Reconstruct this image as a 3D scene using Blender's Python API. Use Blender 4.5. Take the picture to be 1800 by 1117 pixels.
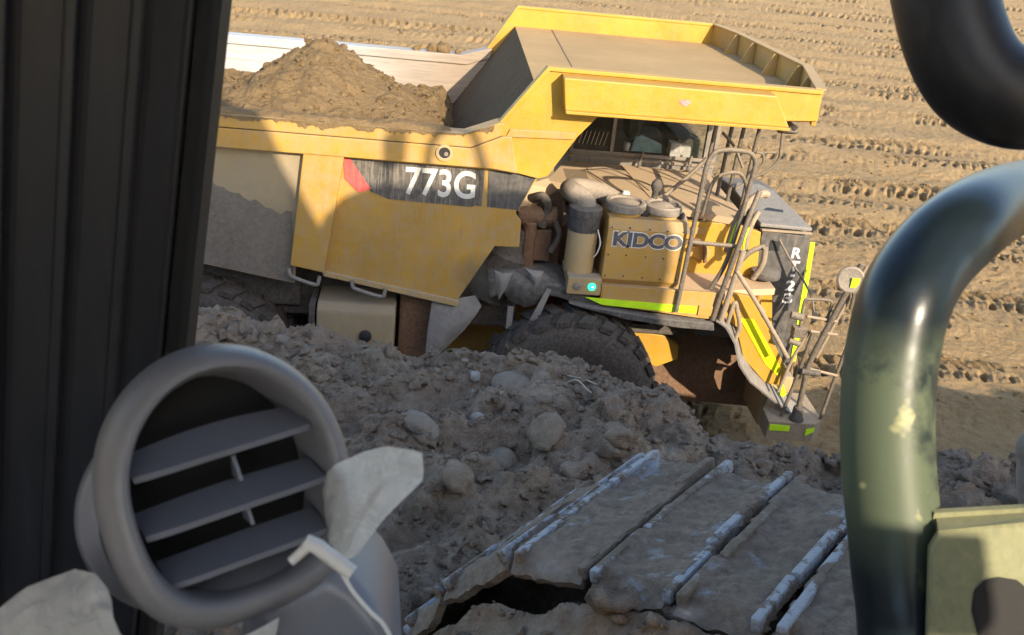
import bpy, bmesh, math, random
import numpy as np
from mathutils import Vector, Matrix

for _o in list(bpy.data.objects):
    bpy.data.objects.remove(_o)
random.seed(7)
S = bpy.context.scene
COL = S.collection

# ------------------------------------------------------------------ camera
YAW, PIT, ROL = math.radians(5.5), math.radians(24.2), math.radians(6.0)
CAM = np.array([0.0, 0.0, 6.65])
FW = np.array([math.sin(YAW) * math.cos(PIT), math.cos(YAW) * math.cos(PIT), -math.sin(PIT)])
_r0 = np.array([math.cos(YAW), -math.sin(YAW), 0.0])
_u0 = np.cross(_r0, FW)
CR = _r0 * math.cos(ROL) + _u0 * math.sin(ROL)
CU = _u0 * math.cos(ROL) - _r0 * math.sin(ROL)
cd = bpy.data.cameras.new("camera")
cam = bpy.data.objects.new("camera", cd)
COL.objects.link(cam)
m = Matrix.Identity(4)
for i in range(3):
    m[i][0], m[i][1], m[i][2], m[i][3] = CR[i], CU[i], -FW[i], CAM[i]
cam.matrix_world = m
cd.sensor_width = 36.0
cd.lens = 36.0
cd.clip_start = 0.02
cd.clip_end = 6000.0
cd.dof.use_dof = True
cd.dof.focus_distance = 11.0
cd.dof.aperture_fstop = 22.0
S.camera = cam

# ------------------------------------------------------------------ light
SUN = Vector((0.45, -1.0, 0.50)).normalized()          # towards the sun
sl = bpy.data.lights.new("sun", 'SUN')
sl.energy = 2.8
sl.angle = math.radians(0.45)
sl.color = (1.0, 0.86, 0.66)
sun = bpy.data.objects.new("sun", sl)
COL.objects.link(sun)
sun.rotation_euler = SUN.to_track_quat('Z', 'Y').to_euler()
sun.location = (20, -40, 30)

W = bpy.data.worlds.new("World")
S.world = W
W.use_nodes = True
nt = W.node_tree
sky = nt.nodes.new("ShaderNodeTexSky")
sky.sky_type = 'NISHITA'
sky.sun_disc = False
sky.sun_elevation = math.asin(SUN.z)
sky.sun_rotation = math.atan2(SUN.x, SUN.y)
sky.air_density = 1.0
sky.dust_density = 1.2
bg = nt.nodes.get("Background") or nt.nodes.new("ShaderNodeBackground")
bg.inputs["Strength"].default_value = 0.13
nt.links.new(sky.outputs[0], bg.inputs[0])

S.view_settings.view_transform = 'Standard'
S.view_settings.look = 'None'
S.view_settings.exposure = 1.68
S.view_settings.gamma = 1.0
S.view_settings.use_curve_mapping = False
S.render.engine = 'CYCLES'
S.cycles.max_bounces = 6
S.cycles.transparent_max_bounces = 12
S.cycles.use_denoising = True

# ------------------------------------------------------------------ helpers
WLOC = {}


class G:
    """collects verts and faces of one mesh"""

    def __init__(self):
        self.v = []
        self.f = []

    def add(self, v, f):
        n = len(self.v)
        self.v += [tuple(p) for p in v]
        self.f += [tuple(i + n for i in q) for q in f]
        return self

    def box(self, x0, x1, y0, y1, z0, z1):
        v = [(x, y, z) for z in (z0, z1) for y in (y0, y1) for x in (x0, x1)]
        return self.add(v, [(0, 2, 3, 1), (4, 5, 7, 6), (0, 1, 5, 4), (2, 6, 7, 3), (0, 4, 6, 2), (1, 3, 7, 5)])

    def obox(self, c, a, b, d):
        c, a, b, d = (np.array(q, float) for q in (c, a, b, d))
        v = [c + sx * a + sy * b + sz * d for sz in (-1, 1) for sy in (-1, 1) for sx in (-1, 1)]
        return self.add(v, [(0, 2, 3, 1), (4, 5, 7, 6), (0, 1, 5, 4), (2, 6, 7, 3), (0, 4, 6, 2), (1, 3, 7, 5)])

    def prism(self, poly, axis, a0, a1):
        def P(u, w, a):
            return {'y': (u, a, w), 'x': (a, u, w), 'z': (u, w, a)}[axis]
        n = len(poly)
        v = [P(u, w, a0) for u, w in poly] + [P(u, w, a1) for u, w in poly]
        f = [tuple(range(n))[::-1], tuple(range(n, 2 * n))]
        f += [(i, (i + 1) % n, n + (i + 1) % n, n + i) for i in range(n)]
        return self.add(v, f)

    def tube(self, path, r, n=10, caps=True):
        P = [np.array(p, float) for p in path]
        rs = r if isinstance(r, (list, tuple)) else [r] * len(P)
        T = []
        for i in range(len(P)):
            t = P[min(i + 1, len(P) - 1)] - P[max(i - 1, 0)]
            T.append(t / (np.linalg.norm(t) + 1e-12))
        a = np.cross(T[0], [0, 0, 1.0])
        if np.linalg.norm(a) < 0.05:
            a = np.cross(T[0], [1.0, 0, 0])
        a /= np.linalg.norm(a)
        v = []
        for p, t, rr in zip(P, T, rs):
            a = a - t * (a @ t)
            a /= np.linalg.norm(a)
            b = np.cross(t, a)
            for k in range(n):
                w = 2 * math.pi * k / n
                v.append(p + rr * (math.cos(w) * a + math.sin(w) * b))
        f = []
        for i in range(len(P) - 1):
            for k in range(n):
                f.append((i * n + k, i * n + (k + 1) % n, (i + 1) * n + (k + 1) % n, (i + 1) * n + k))
        if caps:
            f.append(tuple(range(n))[::-1])
            f.append(tuple(range((len(P) - 1) * n, len(P) * n)))
        return self.add(v, f)

    def lathe(self, c, axis, prof, n=28):
        """prof: (radius, height along axis) pairs"""
        ax = np.array(axis, float)
        ax /= np.linalg.norm(ax)
        a = np.cross(ax, [0, 0, 1.0])
        if np.linalg.norm(a) < 0.05:
            a = np.cross(ax, [1.0, 0, 0])
        a /= np.linalg.norm(a)
        b = np.cross(ax, a)
        c = np.array(c, float)
        v = []
        for r, h in prof:
            for k in range(n):
                w = 2 * math.pi * k / n
                v.append(c + ax * h + r * (math.cos(w) * a + math.sin(w) * b))
        f = []
        for i in range(len(prof) - 1):
            for k in range(n):
                f.append((i * n + k, i * n + (k + 1) % n, (i + 1) * n + (k + 1) % n, (i + 1) * n + k))
        f.append(tuple(range(n))[::-1])
        f.append(tuple(range((len(prof) - 1) * n, len(prof) * n)))
        return self.add(v, f)

    def cyl(self, p0, p1, r, n=20):
        p0, p1 = np.array(p0, float), np.array(p1, float)
        return self.lathe(p0, p1 - p0, [(r, 0), (r, float(np.linalg.norm(p1 - p0)))], n)

    def grid(self, fn, nu, nv):
        """fn(u, v) -> point, u and v in 0..1"""
        v = [fn(i / nu, j / nv) for j in range(nv + 1) for i in range(nu + 1)]
        f = [(j * (nu + 1) + i, j * (nu + 1) + i + 1, (j + 1) * (nu + 1) + i + 1, (j + 1) * (nu + 1) + i)
             for j in range(nv) for i in range(nu)]
        return self.add(v, f)


def spline(pts, k=8):
    """Catmull-Rom through points"""
    P = [np.array(p, float) for p in pts]
    P = [2 * P[0] - P[1]] + P + [2 * P[-1] - P[-2]]
    out = []
    for i in range(1, len(P) - 2):
        a, b, c, d = P[i - 1:i + 3]
        for j in range(k):
            t = j / k
            out.append(0.5 * (2 * b + (c - a) * t + (2 * a - 5 * b + 4 * c - d) * t * t + (3 * b - a - 3 * c + d) * t ** 3))
    out.append(P[-2])
    return out


def link(name, me, mat, parent, loc):
    o = bpy.data.objects.new(name, me)
    COL.objects.link(o)
    if mat is not None and len(me.materials) == 0:
        me.materials.append(mat)
    pw = (0, 0, 0)
    if parent is not None:
        o.parent = parent
        pw = WLOC[parent.name]
    o.location = [loc[i] - pw[i] for i in range(3)]
    WLOC[o.name] = tuple(loc)
    return o


def build(name, g, mat, parent=None, bevel=0.0, smooth=None, origin=None, solid=0.0, seg=2, recalc=True):
    V = np.array(g.v, float)
    c = tuple((V.min(0) + V.max(0)) / 2) if origin is None else origin
    bm = bmesh.new()
    vs = [bm.verts.new((p[0] - c[0], p[1] - c[1], p[2] - c[2])) for p in g.v]
    for q in g.f:
        try:
            bm.faces.new([vs[i] for i in q])
        except ValueError:
            pass
    if recalc:
        bmesh.ops.recalc_face_normals(bm, faces=bm.faces)
    if solid:
        bmesh.ops.solidify(bm, geom=list(bm.faces), thickness=solid)
    if bevel:
        es = [e for e in bm.edges if len(e.link_faces) == 2 and e.calc_face_angle(0) > 0.5]
        if es:
            bmesh.ops.bevel(bm, geom=es, offset=bevel, segments=seg, affect='EDGES', profile=0.6, clamp_overlap=True)
    me = bpy.data.meshes.new(name)
    bm.to_mesh(me)
    bm.free()
    if smooth is not None:
        me.shade_smooth()
        me.set_sharp_from_angle(angle=math.radians(smooth))
    return link(name, me, mat, parent, c)


def empty(name, loc, label=None, cat=None, group=None, parent=None):
    o = bpy.data.objects.new(name, None)
    COL.objects.link(o)
    o.empty_display_size = 0.2
    pw = (0, 0, 0)
    if parent is not None:
        o.parent = parent
        pw = WLOC[parent.name]
    o.location = [loc[i] - pw[i] for i in range(3)]
    WLOC[o.name] = tuple(loc)
    tag(o, label, cat, group)
    return o


def tag(o, label=None, cat=None, group=None, kind=None):
    if label:
        o["label"] = label
    if cat:
        o["category"] = cat
    if group:
        o["group"] = group
    if kind:
        o["kind"] = kind
    return o


def fast_mesh(name, V, F, mat, smooth=True):
    """V (n,3) array, F (m,4) or (m,3) int array"""
    V = np.asarray(V, np.float32)
    F = np.asarray(F, np.int32)
    k = F.shape[1]
    me = bpy.data.meshes.new(name)
    me.vertices.add(len(V))
    me.vertices.foreach_set("co", V.ravel())
    me.loops.add(F.size)
    me.loops.foreach_set("vertex_index", F.ravel())
    me.polygons.add(len(F))
    me.polygons.foreach_set("loop_start", np.arange(0, F.size, k, dtype=np.int32))
    me.polygons.foreach_set("loop_total", np.full(len(F), k, np.int32))
    if smooth:
        me.polygons.foreach_set("use_smooth", np.ones(len(F), bool))
    me.update(calc_edges=True)
    me.validate()
    me.materials.append(mat)
    return me


def grid_faces(nr, nc):
    i = np.arange(nr - 1)[:, None] * nc + np.arange(nc - 1)[None, :]
    return np.stack([i, i + 1, i + nc + 1, i + nc], -1).reshape(-1, 4)


def _hash(ix, iy, seed):
    h = (ix.astype(np.int64) * 374761393 + iy.astype(np.int64) * 668265263 + seed * 974711) & 0xFFFFFFFF
    h = ((h ^ (h >> 13)) * 1274126177) & 0xFFFFFFFF
    return ((h ^ (h >> 16)) & 0xFFFFFF) / float(0xFFFFFF)


def vnoise(x, y, seed=0):
    xi, yi = np.floor(x), np.floor(y)
    fx, fy = x - xi, y - yi
    fx = fx * fx * fx * (fx * (fx * 6 - 15) + 10)
    fy = fy * fy * fy * (fy * (fy * 6 - 15) + 10)
    a, b = _hash(xi, yi, seed), _hash(xi + 1, yi, seed)
    c, d = _hash(xi, yi + 1, seed), _hash(xi + 1, yi + 1, seed)
    return (a * (1 - fx) + b * fx) * (1 - fy) + (c * (1 - fx) + d * fx) * fy


def fbm(x, y, seed=0, oct=4, gain=0.5):
    s, a, t = 0, 1.0, 0
    for k in range(oct):
        s = s + a * (vnoise(x * 2 ** k + 17.3 * k, y * 2 ** k - 9.1 * k, seed + k) - 0.5)
        t += a
        a *= gain
    return s / t


def worley(x, y, seed=0):
    """distance to nearest feature point and that cell's random value"""
    xi, yi = np.floor(x), np.floor(y)
    best = np.full(x.shape, 9.0)
    val = np.zeros(x.shape)
    for dx in (-1, 0, 1):
        for dy in (-1, 0, 1):
            cx, cy = xi + dx, yi + dy
            px = cx + 0.15 + 0.7 * _hash(cx, cy, seed)
            py = cy + 0.15 + 0.7 * _hash(cx, cy, seed + 1)
            d = np.hypot(px - x, py - y)
            k = d < best
            best = np.where(k, d, best)
            val = np.where(k, _hash(cx, cy, seed + 2), val)
    return best, val

# ------------------------------------------------------------------ materials
class NT:
    def __init__(self, name):
        self.mat = bpy.data.materials.new(name)
        self.mat.use_nodes = True
        self.t = self.mat.node_tree
        self.b = self.t.nodes["Principled BSDF"]
        self.out = self.t.nodes["Material Output"]
        self.tc = self.t.nodes.new("ShaderNodeTexCoord")

    def n(self, kind, **kw):
        nd = self.t.nodes.new(kind)
        for k, v in kw.items():
            setattr(nd, k, v)
        return nd

    def l(self, a, b):
        self.t.links.new(a, b)

    def geo(self):
        return self.n("ShaderNodeNewGeometry")

    def noise(self, scale, detail=4, rough=0.55, vec=None, stretch=None, dist=0.0):
        nd = self.n("ShaderNodeTexNoise")
        nd.inputs["Scale"].default_value = scale
        nd.inputs["Detail"].default_value = detail
        nd.inputs["Roughness"].default_value = rough
        nd.inputs["Distortion"].default_value = dist
        src = vec if vec is not None else self.n("ShaderNodeNewGeometry").outputs["Position"]
        if stretch:
            mp = self.n("ShaderNodeMapping")
            mp.inputs["Scale"].default_value = stretch
            self.l(src, mp.inputs[0])
            src = mp.outputs[0]
        self.l(src, nd.inputs["Vector"])
        return nd.outputs["Fac"]

    def ramp(self, fac, stops, interp='LINEAR'):
        r = self.n("ShaderNodeValToRGB")
        cr = r.color_ramp
        cr.interpolation = interp
        while len(cr.elements) < len(stops):
            cr.elements.new(0.5)
        for e, (p, c) in zip(cr.elements, stops):
            e.position = p
            e.color = (c, c, c, 1) if not isinstance(c, (tuple, list)) else tuple(c) + (1,)
        self.l(fac, r.inputs[0])
        return r.outputs[0]

    def mix(self, fac, a, b, mode='MIX'):
        m_ = self.n("ShaderNodeMix", data_type='RGBA', blend_type=mode)
        for s, v in ((m_.inputs[0], fac), (m_.inputs[6], a), (m_.inputs[7], b)):
            if isinstance(v, (int, float)):
                s.default_value = v
            elif isinstance(v, (tuple, list)):
                s.default_value = tuple(v) + (1,)
            else:
                self.l(v, s)
        return m_.outputs[2]

    def math(self, op, a, b=None, clamp=False):
        m_ = self.n("ShaderNodeMath", operation=op, use_clamp=clamp)
        for s, v in zip(m_.inputs, (a, b)):
            if v is None:
                continue
            if isinstance(v, (int, float)):
                s.default_value = v
            else:
                self.l(v, s)
        return m_.outputs[0]

    def bump(self, h, strength=0.3, dist=0.02):
        bp = self.n("ShaderNodeBump")
        bp.inputs["Strength"].default_value = strength
        bp.inputs["Distance"].default_value = dist
        self.l(h, bp.inputs["Height"])
        self.l(bp.outputs[0], self.b.inputs["Normal"])

    def set(self, **kw):
        for k, v in kw.items():
            s = self.b.inputs[k.replace("_", " ")]
            if isinstance(v, (int, float)):
                s.default_value = v
            elif isinstance(v, (tuple, list)):
                s.default_value = tuple(v) + (1,) if len(v) == 3 else v
            else:
                self.l(v, s)
        return self


def paint(name, base, dust=(0.36, 0.27, 0.17), amt=0.35, up=0.45, rough=0.5, streak=0.25, dark=0.6, metal=0.0, scale=1.0, vary=0.14, spec=0.4, dent=0.5, bd=0.02):
    """weathered paint: tone variation, dust film (more on faces that look up), vertical streaks, dark scuffs"""
    k = NT(name)
    g = k.geo()
    n1 = k.noise(1.7 * scale, 5)
    n2 = k.noise(9 * scale, 6, 0.65)
    n3 = k.noise(38 * scale, 5, 0.7)
    col = k.mix(k.ramp(n1, [(0.3, 0.0), (0.7, 1.0)]), tuple(c * (1 - vary) for c in base), tuple(min(1, c * (1 + vary)) for c in base))
    st = k.noise(3.0 * scale, 5, 0.6, stretch=(7, 7, 0.5))
    col = k.mix(k.math('MULTIPLY', k.ramp(st, [(0.5, 0.0), (0.72, 1.0)]), streak), col, dust)
    sep = k.n("ShaderNodeSeparateXYZ")
    k.l(g.outputs["Normal"], sep.inputs[0])
    upf = k.math('MULTIPLY', k.math('MAXIMUM', sep.outputs[2], 0.0), up)
    dn = k.math('MULTIPLY', k.ramp(n2, [(0.35, 0.0), (0.75, 1.0)]), amt)
    dm = k.math('ADD', upf, dn, clamp=True)
    col = k.mix(dm, col, dust)
    sc = k.ramp(k.noise(16 * scale, 8, 0.75, dist=0.6), [(0.66, 0.0), (0.72, 1.0)])
    col = k.mix(k.math('MULTIPLY', sc, dark), col, (0.05, 0.04, 0.03))
    chip = k.math('MULTIPLY', k.ramp(k.noise(70 * scale, 3, 0.6), [(0.69, 0.0), (0.71, 1.0)]), k.ramp(n1, [(0.48, 0.0), (0.6, 1.0)]))
    col = k.mix(k.math('MULTIPLY', chip, dark), col, (0.09, 0.045, 0.025))
    ru = k.ramp(k.noise(2.2 * scale, 6, 0.65, stretch=(11, 11, 0.7)), [(0.62, 0.0), (0.75, 1.0)])
    col = k.mix(k.math('MULTIPLY', ru, min(0.5, dark * 0.7)), col, (0.16, 0.075, 0.03))
    k.set(Base_Color=col, Metallic=metal, Specular_IOR_Level=spec)
    k.set(Roughness=k.math('ADD', k.math('MULTIPLY', dm, 0.4), rough, clamp=True))
    k.bump(k.math('ADD', k.math('MULTIPLY', n3, 0.12), k.math('MULTIPLY', k.noise(3.2 * scale, 3), dent)), 1.0, bd)
    return k.mat


def soil(name, c0, c1, c2, s=1.0, bumpd=0.03, bstr=0.7):
    k = NT(name)
    n1 = k.noise(0.9 * s, 5)
    n2 = k.noise(7 * s, 8, 0.65)
    n3 = k.noise(45 * s, 8, 0.7)
    col = k.mix(k.ramp(n1, [(0.3, 0.0), (0.7, 1.0)]), c0, c1)
    col = k.mix(k.ramp(n2, [(0.4, 0.0), (0.72, 0.8)]), col, c2)
    col = k.mix(0.35, col, k.ramp(n3, [(0.25, 0.35), (0.75, 1.6)]), 'MULTIPLY')
    k.set(Base_Color=col, Roughness=0.95, Specular_IOR_Level=0.12)
    h = k.math('ADD', n3, k.math('MULTIPLY', n2, 1.5))
    k.bump(h, bstr, bumpd)
    return k.mat


def plain(name, col, rough=0.6, metal=0.0, spec=0.4, var=0.25, scale=12, bump=0.15):
    k = NT(name)
    n1 = k.noise(scale, 6, 0.6)
    k.set(Base_Color=k.mix(k.ramp(n1, [(0.3, 0.0), (0.7, 1.0)]), tuple(c * (1 - var) for c in col), tuple(min(1, c * (1 + var)) for c in col)),
          Roughness=rough, Metallic=metal, Specular_IOR_Level=spec)
    if bump:
        k.bump(k.noise(scale * 4, 5), bump, 0.003)
    return k.mat


TAN = (0.40, 0.29, 0.17)
M = {}
M['yellow'] = paint("yellow_paint", (0.41, 0.225, 0.035), (0.33, 0.245, 0.15), amt=0.6, up=0.4, rough=0.5, dark=0.65, streak=0.45)
M['yellow_bright'] = paint("yellow_paint_clean", (0.42, 0.228, 0.018), (0.37, 0.245, 0.10), amt=0.30, up=0.2, rough=0.45, dark=0.35)
M['yellow_dusty'] = paint("yellow_paint_dusty", (0.38, 0.25, 0.09), (0.34, 0.27, 0.19), amt=0.7, up=0.8, rough=0.65, streak=0.5)
M['deck'] = paint("dusty_deck", (0.46, 0.33, 0.20), (0.46, 0.33, 0.20), amt=0.5, up=0.5, rough=0.9, dark=0.25, streak=0.0, vary=0.1)
M['liner'] = paint("canopy_liner_dust", (0.38, 0.255, 0.12), (0.33, 0.225, 0.115), amt=0.5, up=0.3, rough=0.85, dark=0.2, streak=0.0, vary=0.14, spec=0.12)
M['front_wall'] = paint("worn_body_steel", (0.10, 0.068, 0.040), (0.15, 0.105, 0.065), amt=0.5, up=0.1, rough=0.9, dark=0.8, streak=0.6, scale=1.5, spec=0.06)
M['decal_black'] = paint("black_decal", (0.055, 0.05, 0.047), (0.30, 0.25, 0.19), amt=0.35, up=0.3, rough=0.55, streak=0.75, dark=0.2, scale=2.2)
M['decal_red'] = paint("red_decal", (0.62, 0.07, 0.07), TAN, amt=0.15, up=0.2, rough=0.5, dark=0.1)
M['grey_panel'] = paint("grey_panel", (0.13, 0.125, 0.12), TAN, amt=0.35, up=0.45, rough=0.55, dark=0.2)
M['hood_black'] = paint("black_hood", (0.045, 0.045, 0.045), (0.28, 0.23, 0.18), amt=0.35, up=0.35, rough=0.5, dark=0.1)
M['hood_top'] = paint("grey_hood_dust", (0.15, 0.14, 0.13), (0.32, 0.29, 0.25), amt=0.6, up=0.4, rough=0.6, dark=0.3, scale=3)
M['rubber'] = paint("dusty_rubber", (0.045, 0.042, 0.04), (0.20, 0.175, 0.15), amt=0.6, up=0.5, rough=0.8, dark=0.0, scale=2)
M['tyre'] = paint("tyre_rubber", (0.035, 0.032, 0.030), (0.14, 0.115, 0.092), amt=0.7, up=0.3, rough=0.9, dark=0.0, scale=3, spec=0.1)
M['flap'] = paint("grey_flap", (0.17, 0.155, 0.14), (0.27, 0.235, 0.20), amt=0.6, up=0.3, rough=0.85, dark=0.7, scale=3, vary=0.3)
M['cap'] = paint("grey_cap", (0.16, 0.14, 0.12), (0.36, 0.29, 0.21), amt=0.6, up=0.5, rough=0.8, dark=0.0, scale=4)
M['brown_guts'] = paint("oily_brown_metal", (0.12, 0.06, 0.035), (0.26, 0.17, 0.10), amt=0.6, up=0.4, rough=0.6, dark=0.8, scale=3)
M['under'] = paint("underbody_dirt", (0.055, 0.048, 0.042), (0.17, 0.145, 0.12), amt=0.7, up=0.4, rough=0.9, dark=0.6, scale=3, spec=0.15)
M['rail'] = paint("handrail_steel", (0.07, 0.06, 0.05), (0.34, 0.26, 0.18), amt=0.45, up=0.5, rough=0.5, dark=0.2, scale=6)
M['rail_tan'] = paint("dusty_rail", (0.22, 0.17, 0.12), (0.42, 0.32, 0.21), amt=0.5, up=0.4, rough=0.7, dark=0.3, scale=6)
M['lime'] = plain("lime_reflective_tape", (0.50, 0.78, 0.02), 0.4, var=0.12, scale=8)
M['lime_yellow'] = plain("yellow_reflective_tape", (0.72, 0.72, 0.01), 0.4, var=0.1, scale=8)
M['white_letter'] = paint("white_lettering", (0.62, 0.60, 0.55), (0.34, 0.28, 0.2), amt=0.35, up=0.2, rough=0.55, dark=0.5, scale=5)
M['dark_letter'] = paint("dark_blue_lettering", (0.05, 0.055, 0.075), TAN, amt=0.25, up=0.1, rough=0.5, dark=0.1, scale=4)
M['white_edge'] = plain("white_lettering_edge", (0.55, 0.53, 0.5), 0.6)
M['dark'] = plain("dark_metal", (0.02, 0.019, 0.018), 0.6)
M['white_plastic'] = plain("white_plastic", (0.7, 0.66, 0.6), 0.5)
M['soil_ground'] = soil("dry_ground_soil", (0.37, 0.25, 0.122), (0.29, 0.19, 0.09), (0.42, 0.295, 0.155), s=1.0, bumpd=0.06, bstr=0.9)
M['soil_load'] = soil("dry_load_soil", (0.30, 0.20, 0.098), (0.24, 0.155, 0.073), (0.345, 0.24, 0.125), s=1.6, bumpd=0.06, bstr=0.9)
M['soil_bench'] = soil("loose_bank_soil", (0.45, 0.34, 0.245), (0.24, 0.165, 0.108), (0.55, 0.435, 0.33), s=2.2, bumpd=0.05, bstr=1.0)
M['stone'] = paint("grey_stone", (0.18, 0.158, 0.132), (0.235, 0.185, 0.14), amt=0.85, up=0.3, rough=0.9, dark=0.4, scale=14, vary=0.35, spec=0.08)
M['stone_pale'] = paint("pale_stone", (0.30, 0.285, 0.27), (0.27, 0.22, 0.17), amt=0.6, up=0.1, rough=0.85, dark=0.2, scale=16, vary=0.3, spec=0.1)
M['straw'] = plain("dry_root", (0.42, 0.36, 0.27), 0.8)
M['cab_dark'] = paint("dark_cab_trim", (0.013, 0.0135, 0.017), (0.11, 0.10, 0.095), amt=0.05, up=0.0, rough=0.42, streak=0.07, dark=0.0, scale=7, vary=0.1, dent=0.0, bd=0.0012)
M['cab_black'] = plain("black_seal", (0.006, 0.006, 0.006), 0.7)
M['machine'] = paint("excavator_paint", (0.45, 0.27, 0.04), TAN, amt=0.3, up=0.4)
M['vent'] = paint("grey_vent_plastic", (0.175, 0.165, 0.170), (0.30, 0.28, 0.26), amt=0.16, up=0.05, rough=0.40, streak=0.0, dark=0.0, scale=16, vary=0.06, spec=0.6, dent=0.0, bd=0.0012)
M['vent_slat'] = paint("dark_grey_slat_plastic", (0.165, 0.168, 0.195), (0.26, 0.25, 0.24), amt=0.14, up=0.0, rough=0.34, streak=0.0, dark=0.0, scale=16, vary=0.06, spec=0.7, dent=0.0, bd=0.001)
M['tube_black'] = paint("black_bent_tube", (0.010, 0.010, 0.012), (0.09, 0.08, 0.07), amt=0.10, up=0.10, rough=0.4, streak=0.1, dark=0.0, scale=6, dent=0.0, bd=0.0015)
M['bracket'] = paint("pale_green_bracket", (0.17, 0.175, 0.09), (0.31, 0.29, 0.16), amt=0.45, up=0.2, rough=0.6, dark=0.35, scale=14, dent=0.1, bd=0.002)


def polished():
    k = NT("scoured_steel")
    st = k.noise(4.0, 8, 0.7, stretch=(0.5, 6, 7))
    n1 = k.noise(0.75, 4)
    g = k.geo()
    sep = k.n("ShaderNodeSeparateXYZ")
    k.l(g.outputs["Position"], sep.inputs[0])
    # bare scoured metal towards the tail, dust towards the front slope
    fx = k.n("ShaderNodeMapRange")
    fx.inputs[1].default_value, fx.inputs[2].default_value = -1.9, 0.3
    k.l(sep.outputs[0], fx.inputs[0])
    f = k.math('ADD', fx.outputs[0], k.math('MULTIPLY', k.math('SUBTRACT', n1, 0.5), 0.8), clamp=True)
    steel = k.mix(k.ramp(st, [(0.35, 0.0), (0.65, 1.0)]), (0.30, 0.29, 0.27), (0.46, 0.45, 0.43))
    dust = k.mix(k.ramp(st, [(0.35, 0.0), (0.65, 1.0)]), (0.23, 0.18, 0.135), (0.32, 0.24, 0.165))
    k.set(Base_Color=k.mix(f, steel, dust), Roughness=0.5, Metallic=0.0)
    k.bump(st, 0.2, 0.01)
    return k.mat


M['scoured'] = polished()


def glass(name, tint, alpha, rough=0.05):
    k = NT(name)
    tr = k.n("ShaderNodeBsdfTransparent")
    tr.inputs[0].default_value = (1, 1, 1, 1)
    k.set(Base_Color=tint, Roughness=rough, Specular_IOR_Level=0.6)
    mx = k.n("ShaderNodeMixShader")
    mx.inputs[0].default_value = alpha
    k.l(tr.outputs[0], mx.inputs[1])
    k.l(k.b.outputs[0], mx.inputs[2])
    k.l(mx.outputs[0], k.out.inputs[0])
    return k.mat


M['mud_coat'] = soil("grey_mud_coat", (0.17, 0.145, 0.115), (0.13, 0.11, 0.088), (0.21, 0.18, 0.145), s=3, bumpd=0.01, bstr=0.5)
M['panel_grey'] = paint("mud_filmed_yellow", (0.30, 0.225, 0.12), (0.27, 0.22, 0.16), amt=0.8, up=0.4, rough=0.8, dark=0.5, streak=0.6)


def reflection_smear(name, col, a):
    """dust smudge on the window: dense in the middle, fading out"""
    k = NT(name)
    gt = k.n("ShaderNodeTexGradient", gradient_type='SPHERICAL')
    mp = k.n("ShaderNodeMapping")
    mp.inputs["Location"].default_value = (-1, 0, -1)
    mp.inputs["Scale"].default_value = (2, 0, 2)
    k.l(k.tc.outputs["Generated"], mp.inputs[0])
    k.l(mp.outputs[0], gt.inputs[0])
    n = k.noise(70, 5, 0.6)
    f = k.math('MULTIPLY', k.math('MULTIPLY', gt.outputs["Fac"], k.ramp(n, [(0.3, 0.3), (0.7, 1.0)])), a, clamp=True)
    k.set(Base_Color=col, Roughness=0.9)
    tr = k.n("ShaderNodeBsdfTransparent")
    mx = k.n("ShaderNodeMixShader")
    k.l(f, mx.inputs[0])
    k.l(tr.outputs[0], mx.inputs[1])
    k.l(k.b.outputs[0], mx.inputs[2])
    k.l(mx.outputs[0], k.out.inputs[0])
    return k.mat


M['smear'] = reflection_smear("pale_window_smudge", (0.62, 0.64, 0.68), 0.55)  # pale patches paint in reflections on the cab glass
M['smear_dark'] = reflection_smear("dark_window_smudge", (0.12, 0.115, 0.11), 0.85)
M['cab_light'] = plain("grey_cab_lining", (0.30, 0.30, 0.31), 0.7)
def track_mat(name, steel, mud, lo, hi):
    """mud with bare scoured patches showing through"""
    k = NT(name)
    n1 = k.noise(6, 6, 0.65, dist=0.5)
    n2 = k.noise(28, 7, 0.7)
    n3 = k.noise(90, 5, 0.7)
    mudc = k.mix(k.ramp(n2, [(0.3, 0.0), (0.7, 1.0)]), tuple(c * 0.6 for c in mud), tuple(c * 1.25 for c in mud))
    f = k.ramp(k.math('ADD', k.math('MULTIPLY', n1, 0.7), k.math('MULTIPLY', n2, 0.3)), [(lo, 0.0), (hi, 1.0)])
    k.set(Base_Color=k.mix(f, mudc, steel), Specular_IOR_Level=0.3)
    k.set(Roughness=k.math('SUBTRACT', 0.9, k.math('MULTIPLY', f, 0.4)))
    k.bump(k.math('ADD', k.math('MULTIPLY', n2, 1.4), n3), 0.9, 0.012)
    return k.mat


M['track'] = track_mat("muddy_track_steel", (0.21, 0.21, 0.22), (0.20, 0.150, 0.107), 0.55, 0.62)
M['track_worn'] = track_mat("worn_grouser_steel", (0.30, 0.315, 0.34), (0.18, 0.135, 0.098), 0.47, 0.53)
M['dark_mud'] = soil("dark_mud", (0.10, 0.08, 0.062), (0.07, 0.055, 0.042), (0.14, 0.115, 0.09), s=4, bumpd=0.04, bstr=1.0)


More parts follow.
